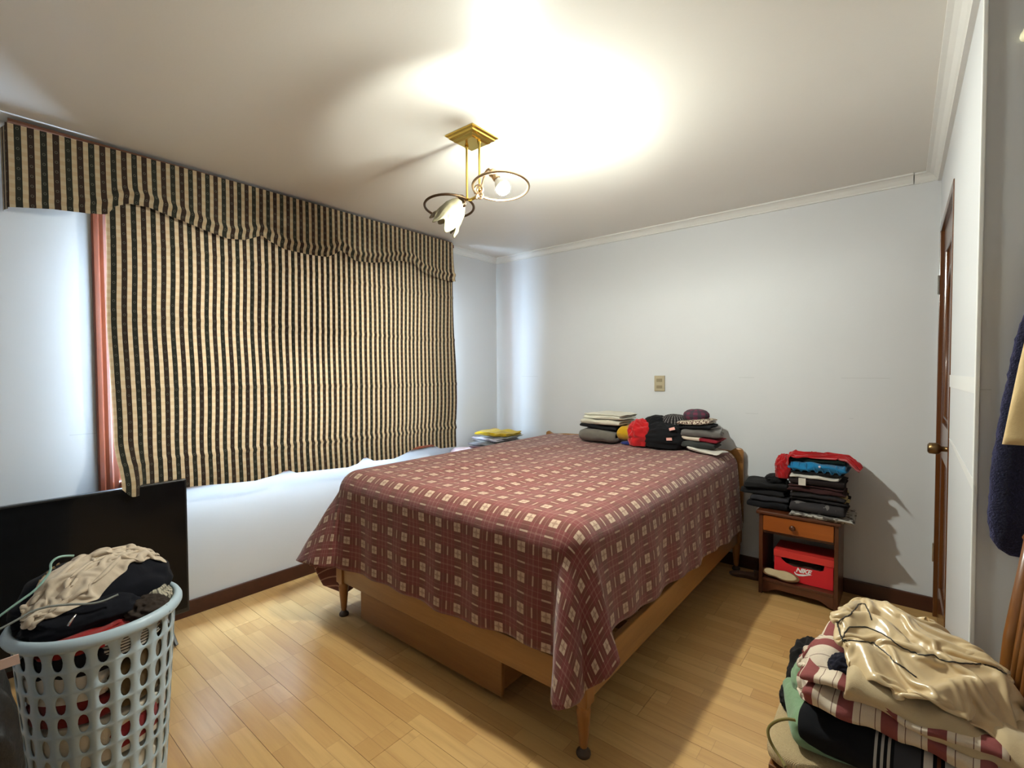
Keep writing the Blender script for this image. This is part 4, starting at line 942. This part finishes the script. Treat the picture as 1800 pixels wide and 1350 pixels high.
folded('folded_clothing', 'cream and crimson folded garment in the right of the headboard heap', 'clothes', G2, crim, (2.015, -.235, z), .22, .22, .026, n=2, seed=82, amp=.006, tilt=-.06); z += .027
folded('folded_clothing', 'mid grey jumper folded over the right of the headboard heap', 'clothes', G2, FB(104, 100, 97), (2.00, -.225, z), .25, .21, .050, n=2, seed=83, amp=.012, rz=.15); z += .051
folded('folded_clothing', 'black folded vest under the leopard print top', 'clothes', G2, FB(22, 22, 26), (1.985, -.235, z), .20, .20, .024, n=2, seed=84, tilt=.1); z += .025
leo = pattern_cloth('leopard_print', lambda t, x: t.mix(t.M('GREATER_THAN', t.noise(t.coord('Object'), 120, 2), .52), srgb(206, 192, 172), srgb(84, 56, 52)))
folded('print_top', 'cream and brown speckled print top near the top right of the headboard heap', 'top', G2, leo, (1.965, -.225, z), .22, .20, .032, n=2, seed=85, amp=.010, tilt=.08); z += .033
capm = pattern_cloth('purple_plaid', lambda t, x: t.mix(t.M('MULTIPLY', t.M('LESS_THAN', t.M('FRACT', t.M('DIVIDE', x[0], .05)), .45), .8), t.mix(t.M('MULTIPLY', t.M('LESS_THAN', t.M('FRACT', t.M('DIVIDE', x[1], .045)), .45), .7), srgb(108, 52, 72), srgb(60, 52, 64)), srgb(58, 60, 66)))
heap('plaid_cap', 'purple and grey plaid cap crowning the right of the headboard heap', 'cap', G2, capm, (1.955, -.21, z-.006), .082, .075, .070, seed=86, amp=.08, ex=1.0)

# ================================================================ CLOTHES IN THE CORNER BEHIND THE BED
G3 = 'folded clothes in the far corner'
z = .5005
pnk = FB(206, 182, 182)
folded('folded_clothing', 'dark folded trousers at the bottom of the corner pile', 'clothes', G3, FB(48, 44, 48), (.29, -.37, z), .34, .38, .112, n=4, seed=90); z += .113
folded('pink_blouse', 'pale pink blouse spreading from under the corner pile', 'blouse', G3, pnk, (.215, -.475, z), .36, .42, .060, n=2, seed=91, amp=.014, jag=.03, rz=-.1); z += .061
folded('folded_clothing', 'dark maroon folded top in the corner pile', 'clothes', G3, FB(84, 50, 54), (.27, -.35, z), .32, .32, .018, n=2, seed=92, rz=.2); z += .019
folded('folded_clothing', 'mid grey folded sweatshirt in the corner pile', 'clothes', G3, FB(120, 118, 120), (.25, -.34, z), .32, .32, .024, n=2, seed=93, rz=.1); z += .025
chk = pattern_cloth('black_white_check', lambda t, x: t.mix(t.M('LESS_THAN', t.M('FRACT', t.M('DIVIDE', x[0], .016)), .5), srgb(190, 188, 184), srgb(44, 44, 50)))
folded('folded_clothing', 'black and white checked folded shirt in the corner pile', 'clothes', G3, chk, (.27, -.31, z), .34, .30, .016, n=2, seed=94); z += .017
folded('folded_clothing', 'pale lilac folded shirt under the yellow one in the corner', 'clothes', G3, FB(196, 192, 206), (.25, -.31, z), .32, .30, .022, n=2, seed=95, amp=.008, rz=-.1); z += .023
folded('folded_clothing', 'grey folded top beneath the yellow shirt in the corner pile', 'clothes', G3, FB(146, 148, 146), (.30, -.27, z), .28, .28, .014, n=2, seed=97, rz=.15); z += .015
folded('yellow_shirt', 'bright yellow folded shirt on top of the corner pile', 'shirt', G3, FB(204, 170, 12), (.27, -.28, z), .34, .28, .034, n=2, seed=96, amp=.014, jag=.03, rz=.1)

# ================================================================ CHAIR IN THE FOREGROUND
m_chair = wood('brown_chair_wood', srgb(140, 88, 36), srgb(92, 52, 18), 2, .4, coat=.25); m_chairx = wood('brown_chair_rail', srgb(140, 88, 36), srgb(92, 52, 18), 1, .4, coat=.25)
t = NT('beige_seat_weave'); co = t.coord('Object'); x = t.sep(co)
g = t.noise(co, 380, 2); w_ = t.M('MULTIPLY', t.M('SINE', t.M('MULTIPLY', x[0], 1500)), t.M('SINE', t.M('MULTIPLY', x[1], 1500)))
t.col(t.mix(g, srgb(196, 174, 134), srgb(150, 128, 92))); t.set(Roughness=.95); t.bump(t.M('ADD', w_, g), .5, .0012); m_seat = t.m
SX0, SX1, SY0, SY1 = 2.772, 3.205, -2.238, -1.822
ch = thing('wooden_chair', 'brown wooden chair with beige woven seat piled with clothes', 'chair', ((SX0+SX1)/2, (SY0+SY1)/2, 0))
def seatp(a, b):
    th = 2*PI*a; f = lambda q: math.copysign(abs(q)**.22, q)
    ph = -PI/2+PI*b; ce = abs(math.cos(ph))**.25; se = math.copysign(abs(math.sin(ph))**.55, math.sin(ph))
    return ((SX0+SX1)/2+(SX1-SX0)/2*f(math.cos(th))*ce, (SY0+SY1)/2+(SY1-SY0)/2*f(math.sin(th))*ce, .432+.022*se)
MB().grid(seatp, 72, 16, cu=True).build('seat_cushion', m_seat, ch, smooth=True)
MB().box(SX0+.012, SX1-.005, SY0+.012, SY0+.034, .345, .409).box(SX0+.012, SX1-.005, SY1-.034, SY1-.012, .345, .409).box(SX0+.012, SX0+.034, SY0+.034, SY1-.034, .345, .409).box(SX1-.027, SX1-.005, SY0+.034, SY1-.034, .345, .409).build('seat_frame', m_chairx, ch, bevel=.003)
for y in (SY0+.030, SY1-.030):
    MB().tube([(SX0+.035, y, 0), (SX0+.035, y, .20), (SX0+.035, y, .344)], [.014, .018, .020], 10).build('leg', m_chair, ch, smooth=True)
for y in (SY0+.022, SY1-.022):
    pts = [(SX1+.055, y, 0), (SX1+.02, y, .25), (SX1+.008, y, .45), (SX1+.022, y, .70), (SX1+.055, y, .985)]
    MB().tube(pts, [.014, .017, .019, .017, .014], 10).build('back_post', m_chair, ch, smooth=True)
for k in range(6):
    y = SY0+.022+(SY1-SY0-.044)*(k+1)/7; MB().tube([(SX1+.006, y, .49), (SX1+.026, y, .70), (SX1+.046, y, .93)], [.006, .009, .006], 8).build('spindle', m_chair, ch, smooth=True)
MB().tube([(SX1+.050+.012*math.sin(PI*k/10), SY0+.030+(SY1-SY0-.06)*k/10, .945) for k in range(11)], .019, 8).build('top_rail', m_chairx, ch, smooth=True)
MB().box(SX1+.000, SX1+.018, SY0+.04, SY1-.04, .475, .505).build('lower_rail', m_chairx, ch, bevel=.004)

# ================================================================ PILE ON THE CHAIR
G4 = 'clothes piled on the chair'
zs = .455
bt = thing('black_trousers', 'black track trousers with white side stripes at the bottom of the chair pile', 'trousers', (3.02, -2.05, zs), G4)
t = NT('black_striped_jersey'); x = t.sep(t.coord('UV')); c = (.008, .008, .010); f = 0
for a0, a1, cc in ((-.045, -.040, srgb(170, 166, 158)), (-.034, -.029, srgb(170, 166, 158)), (-.023, -.018, srgb(170, 166, 158)), (-.012, .030, srgb(60, 60, 64)), (.034, .048, srgb(206, 198, 186)), (.054, .060, srgb(92, 52, 30)), (.066, .30, srgb(198, 190, 178))):
    c = t.mix(t.M('MULTIPLY', t.M('GREATER_THAN', x[0], a0), t.M('LESS_THAN', x[0], a1)), c, cc)
t.col(c); t.set(Roughness=.9); t.b.inputs['Specular IOR Level'].default_value = .15; t.bump(t.noise(t.coord('Object'), 30, 4), .3, .006); m_bt = t.m
folded_mb((3.035, -2.045, zs), .36, .35, .105, n=2, seed=101, amp=.010, jag=.02, m=30, rz=-.06).build('folded_cloth', m_bt, bt, smooth=True, sub=1)
mh = thing('mint_hoodie', 'mint green hoodie with a drawstring hanging over the chair seat', 'hoodie', (2.86, -2.10, zs), G4)
m_mh = FB(128, 158, 122, var=.15, bump=.5)
folded_mb((2.895, -2.085, zs), .21, .17, .075, n=2, seed=102, rz=-PI/2+.25, amp=.009).build('folded_cloth', m_mh, mh, smooth=True, sub=1)
heap_mb((2.855, -2.03, zs+.055), .052, .07, .075, seed=103, amp=.15, freq=1.3).build('hood', m_mh, mh, smooth=True, sub=1)
dsp = [hit(1398, 1266, 2, .525), hit(1382, 1263, 2, .525), hit(1362, 1268, 2, .515), hit(1349, 1280, 2, .50), hit(1351, 1297, 2, .485), hit(1360, 1315, 2, .468), hit(1372, 1332, 2, .460), hit(1381, 1348, 2, .459)]
MB().tube(smooth_path(dsp), .0034, 8).build('drawstring', FB(126, 112, 58), mh, smooth=True)
heap('black_jacket', 'black jacket squashed at the back left of the chair pile', 'jacket', G4, FB(20, 18, 18), (2.845, -1.955, zs), .060, .085, .135, seed=104, amp=.3)
heap('black_strap_top', 'small black top poking out behind the mint hoodie', 'top', G4, FB(20, 18, 20), (2.812, -2.03, zs), .035, .05, .05, seed=114, amp=.3)
shirt = pattern_cloth('cream_red_block_stripe', lambda t, x: t.mix(t.M('LESS_THAN', t.M('FRACT', t.M('ADD', t.M('DIVIDE', x[0], .075), 50.2)), .38), t.mix(t.M('LESS_THAN', t.M('FRACT', t.M('DIVIDE', x[0], .025)), .06), srgb(222, 206, 184), srgb(120, 92, 84)), srgb(140, 76, 74)))
ps = thing('striped_shirt', 'cream shirt with dusty red stripes bunched in the middle of the chair pile', 'shirt', (3.0, -2.06, zs+.10), G4)
folded_mb((3.02, -2.055, zs+.104), .33, .35, .080, n=3, seed=105, amp=.020, jag=.05, rz=-.10, tilt=-.05, m=34).build('folded_cloth', shirt, ps, smooth=True, sub=1)
shirt2 = pattern_cloth('cream_red_collar_stripe', lambda t, x: t.mix(t.M('LESS_THAN', t.M('FRACT', t.M('ADD', t.M('DIVIDE', x[0], .085), 50.62)), .32), srgb(222, 206, 186), srgb(140, 76, 74)))
def col_base(x, y):
    r = ((x-2.893)/.068)**2+((y+2.070)/.098)**2; return np.where(r < 1, zs+.085+.135*np.sqrt(np.maximum(0, 1-r)), zs+.085-.05*np.minimum(1, r-1))
def col_place(u, v):
    x = 2.893+u*.13+.01*np.sin(9*v); y = -2.070+v*.20; return x, y, col_base(x, y)+.012
CP = crumple(.27, .32, 50, 58, col_place, col_base, lambda x, y, q: (np.clip(x, 2.822, 2.975), np.clip(y, -2.185, -1.965)), steps=40, iters=6, seed=12, noise_amp=.008, nfreq=2.6, bend=.3, g=.0006, fric=.7, damp=.88)
sh3 = pattern_cloth('cream_red_wide_stripe', lambda t, x: t.mix(t.M('LESS_THAN', t.M('FRACT', t.M('ADD', t.M('MULTIPLY', x[1], 4.0), .35)), .30), t.mix(t.M('LESS_THAN', t.M('FRACT', t.M('MULTIPLY', x[1], 12.0)), .05), srgb(222, 206, 186), srgb(120, 96, 90)), srgb(140, 76, 74)))
cloth_mb(CP).build('collar', sh3, ps, smooth=True, solid=.002, soff=1, sub=1)
heap_mb((2.893, -2.070, zs+.06), .058, .085, .125, seed=107, amp=.05, freq=1.2).build('sleeve', shirt2, ps, smooth=True, sub=1)
heap('navy_cloth', 'small navy cloth tucked beside the striped shirt on the chair', 'cloth', G4, FB(28, 28, 42), (2.925, -2.125, zs+.16), .035, .03, .055, seed=108, amp=.3)
# cream cotton under the satin
cc_ = FB(206, 184, 146, var=.12, weave=1200)
folded('cream_sheet', 'matt cream cotton sheet folded under the satin robe on the chair', 'sheet', G4, cc_, (3.065, -2.035, zs+.135), .30, .36, .060, n=2, seed=109, amp=.020, tight=.92, jag=.04, rz=.06, tilt=-.12, m=34)
sat = thing('satin_robe', 'glossy champagne satin robe with dark piping heaped on the chair', 'robe', (3.04, -2.02, .60), 'clothes piled on the chair')
t = NT('champagne_satin'); co = t.coord('Object'); f = t.noise(co, 8, 3)
t.col(t.mix(f, srgb(216, 192, 150), srgb(198, 172, 130))); t.set(Roughness=.30); t.b.inputs['Specular IOR Level'].default_value = .8; t.b.inputs['Sheen Weight'].default_value = .1
t.bump(t.noise(co, 34, 3, .55), .18, .006); m_sat = t.m
SCX, SCY, SAX, SAY = 3.055, -2.015, .178, .195
def zc(px, py, z=.70):
    q = hit(1300+px/3.6, 1000+py/3.6, 2, z); return (q.x, q.y)
FOLDS = [  # photo polyline, height, width: the big folds of the bundle
 ([(650, 440), (690, 370), (800, 370), (900, 410), (1040, 500), (1150, 550), (1240, 560), (1400, 600), (1600, 610), (1690, 670)], .024, .017),
 ([(660, 455), (850, 470), (930, 540), (1010, 610), (1120, 690)], -.018, .016),
 ([(740, 480), (800, 560), (880, 680), (980, 750), (1120, 760), (1400, 700), (1650, 660)], .026, .020),
 ([(700, 560), (800, 680), (930, 800), (1100, 850), (1300, 800), (1500, 740)], -.020, .016),
 ([(650, 640), (780, 760), (940, 880), (1120, 930), (1300, 890), (1560, 850), (1720, 920)], .030, .022),
 ([(640, 740), (800, 880), (1000, 990), (1200, 1040), (1450, 1000)], -.016, .016),
 ([(870, 215), (930, 300), (1050, 360), (1200, 440), (1400, 500), (1580, 540)], .020, .018),
 ([(840, 330), (960, 390), (1100, 450), (1250, 530)], -.016, .014),
 ([(1150, 260), (1300, 330), (1450, 430), (1560, 510)], .016, .022),
 ([(620, 340), (700, 290), (750, 215), (800, 220), (830, 320)], .030, .013)]
FP = [([zc(*q) for q in pl], A, wd) for pl, A, wd in FOLDS]
def pld(x, y, pl):
    best = np.full(np.shape(x), 9.0)
    for a, b in zip(pl, pl[1:]):
        ax, ay = b[0]-a[0], b[1]-a[1]; L = ax*ax+ay*ay; k = np.clip(((x-a[0])*ax+(y-a[1])*ay)/L, 0, 1); best = np.minimum(best, np.hypot(x-a[0]-k*ax, y-a[1]-k*ay))
    return best
GX, GY = np.linspace(2.75, 3.35, 121), np.linspace(-2.32, -1.72, 121)
gx, gy = np.meshgrid(GX, GY, indexing='ij')
rr_ = np.sqrt(((gx-SCX)/SAX)**2+((gy-SCY)/SAY)**2)
BZ = .715-.26*np.maximum(0, gx-2.99)-.10*np.maximum(0, -2.02-gy)-.16*np.clip(rr_-.62, 0, 1)**1.5
for pl, A, wd in FP: BZ += A*np.exp(-(pld(gx, gy, pl)/wd)**2)
BZ += .010*np.array([[noise.noise(Vector((a*13, b*13, 3))) for b in GY] for a in GX])
sbase = grid_base(BZ, GX, GY)
def sconf(x, y, q):
    k = 1.10-.10*q
    dx, dy = (x-SCX)/(SAX*k), (y-SCY)/(SAY*k); r = (np.abs(dx)**2.6+np.abs(dy)**2.6)**(1/2.6); f = np.where(r > 1, 1/np.maximum(r, 1e-6), 1)
    return SCX+dx*f*SAX*k, SCY+dy*f*SAY*k
def splace(u, v):
    a = -.45; b = u*.40; c = v*.39
    x = b*np.cos(a)-c*np.sin(a); y = b*np.sin(a)+c*np.cos(a); x, y = SCX+x, SCY+y
    return x, y, sbase(x, y)+.012
SP = crumple(.50, .52, 84, 86, splace, sbase, sconf, steps=50, iters=6, seed=8, noise_amp=.005, nfreq=2.6, bend=.35, g=.0005, fric=.75, damp=.9)
so = cloth_mb(SP).build('satin_cloth', m_sat, sat, smooth=True, solid=.0015, soff=1, sub=1)

# dark piping projected onto the cloth edges, plus a dark line down one fold
from mathutils.bvhtree import BVHTree
_n, _m = SP.shape[:2]
bvh = BVHTree.FromPolygons([Vector(q) for q in SP.reshape(-1, 3)], [(i*_m+j, (i+1)*_m+j, (i+1)*_m+j+1, i*_m+j+1) for i in range(_n-1) for j in range(_m-1)])
m_pipe = plain('black_piping', (.02, .016, .014), .5)
def pipe(pl, n=70, off=.0022):
    pl = [(1300+a/3.6, 1000+b/3.6) for a, b in pl]; ls = [0]; out = []
    for a, b in zip(pl, pl[1:]): ls.append(ls[-1]+math.hypot(b[0]-a[0], b[1]-a[1]))
    for k in range(n+1):
        s_ = ls[-1]*k/n; px, py = interp(ls, [q[0] for q in pl], s_), interp(ls, [q[1] for q in pl], s_); d = (_f+_r2*((px-900)/FPX)-_u2*((py-675)/FPX)).normalized()
        loc, nn, _, _ = bvh.ray_cast(CAM, d)
        if loc is not None: out.append(loc+(nn if nn.dot(d) < 0 else -nn)*off)
    seg = [out[:1]]
    for q in out[1:]:
        if (q-seg[-1][-1]).length < .035: seg[-1].append(q)
        else: seg.append([q])
    for g_ in seg:
        if len(g_) > 3: MB().tube(g_, .0015, 6).build('piping', m_pipe, sat, smooth=True)
pipe([(650, 440), (690, 370), (800, 370), (900, 410), (1040, 500), (1150, 550), (1230, 545), (1260, 575), (1400, 600), (1600, 610), (1690, 670)])
pipe([(615, 345), (700, 290), (750, 225), (800, 225), (838, 325)]); pipe([(620, 345), (640, 420), (660, 465)])
pipe([(660, 455), (850, 470), (930, 540), (1010, 610), (1120, 690)])  # dark tube following a fold valley, not an edge
# ================================================================ HANGING CLOTHES ON THE RECESS WALL
nv = thing('navy_cardigan', 'fuzzy navy knitted cardigan hanging on the grey recess wall', 'cardigan', (3.40, -1.79, .87))
def navp(a, b):
    z = .876+(1.62-.876)*b; xl = interp([.876, .89, .91, .95, 1.08, 1.25, 1.42, 1.62], [3.225, 3.205, 3.194, 3.187, 3.190, 3.207, 3.229, 3.28], z); xr = 3.62
    th = PI*2*a; f = lambda q: math.copysign(abs(q)**.6, q)
    cx_ = (xl+xr)/2; x = cx_+(xr-xl)/2*f(math.cos(th))+.004*nz(z*60, a*40, 2); y = -1.772-.030*f(math.sin(th))*(1+.3*math.sin(x*40))*(.55+.45*sstep(.876, .93, z))
    return (x, y, z)
mbn = MB().grid(navp, 48, 60, cu=True)
mbn.f.append(tuple(i*61 for i in range(48))[::-1]); mbn.f.append(tuple(i*61+60 for i in range(48))); mbn.mi += [0, 0]
t = NT('navy_fuzzy_knit'); co = t.coord('Object'); t.col(t.mix(t.noise(co, 150, 3), srgb(16, 17, 34), srgb(30, 32, 60))); t.set(Roughness=1.0); t.b.inputs['Sheen Weight'].default_value = .6; t.b.inputs['Sheen Tint'].default_value = (.15, .15, .4, 1); t.bump(t.noise(co, 220, 3), 1.0, .006)
mbn.build('knit_body', t.m, nv, smooth=True)
MB().tube([(3.45, -1.77, 1.61), (3.45, -1.77, 1.70), (3.46, -1.755, 1.735), (3.45, -1.738, 1.72)], .003, 8).build('hanger_hook', m_steel, nv, smooth=True)
def crp(a, b):
    z = 1.163+(1.60-1.163)*b-.01*a; xl = interp([1.15, 1.35, 1.6], [3.200, 3.226, 3.262], z); th = 2*PI*a; f = lambda q: math.copysign(abs(q)**.5, q)
    return (xl+.13+.13*f(math.cos(th)), -1.845-.018*f(math.sin(th))*(1+.25*math.sin(z*30)), z)
mbn = MB().grid(crp, 40, 24, cu=True); mbn.f.append(tuple(i*25 for i in range(40))[::-1]); mbn.f.append(tuple(i*25+24 for i in range(40))); mbn.mi += [0, 0]
tag(mbn.build('cream_shirt', FB(226, 198, 146, var=.1), smooth=True), 'cream shirt hanging in front of the navy cardigan at the right edge', 'shirt')

for o in bpy.data.objects:
    if '_base' in o.keys(): del o['_base']
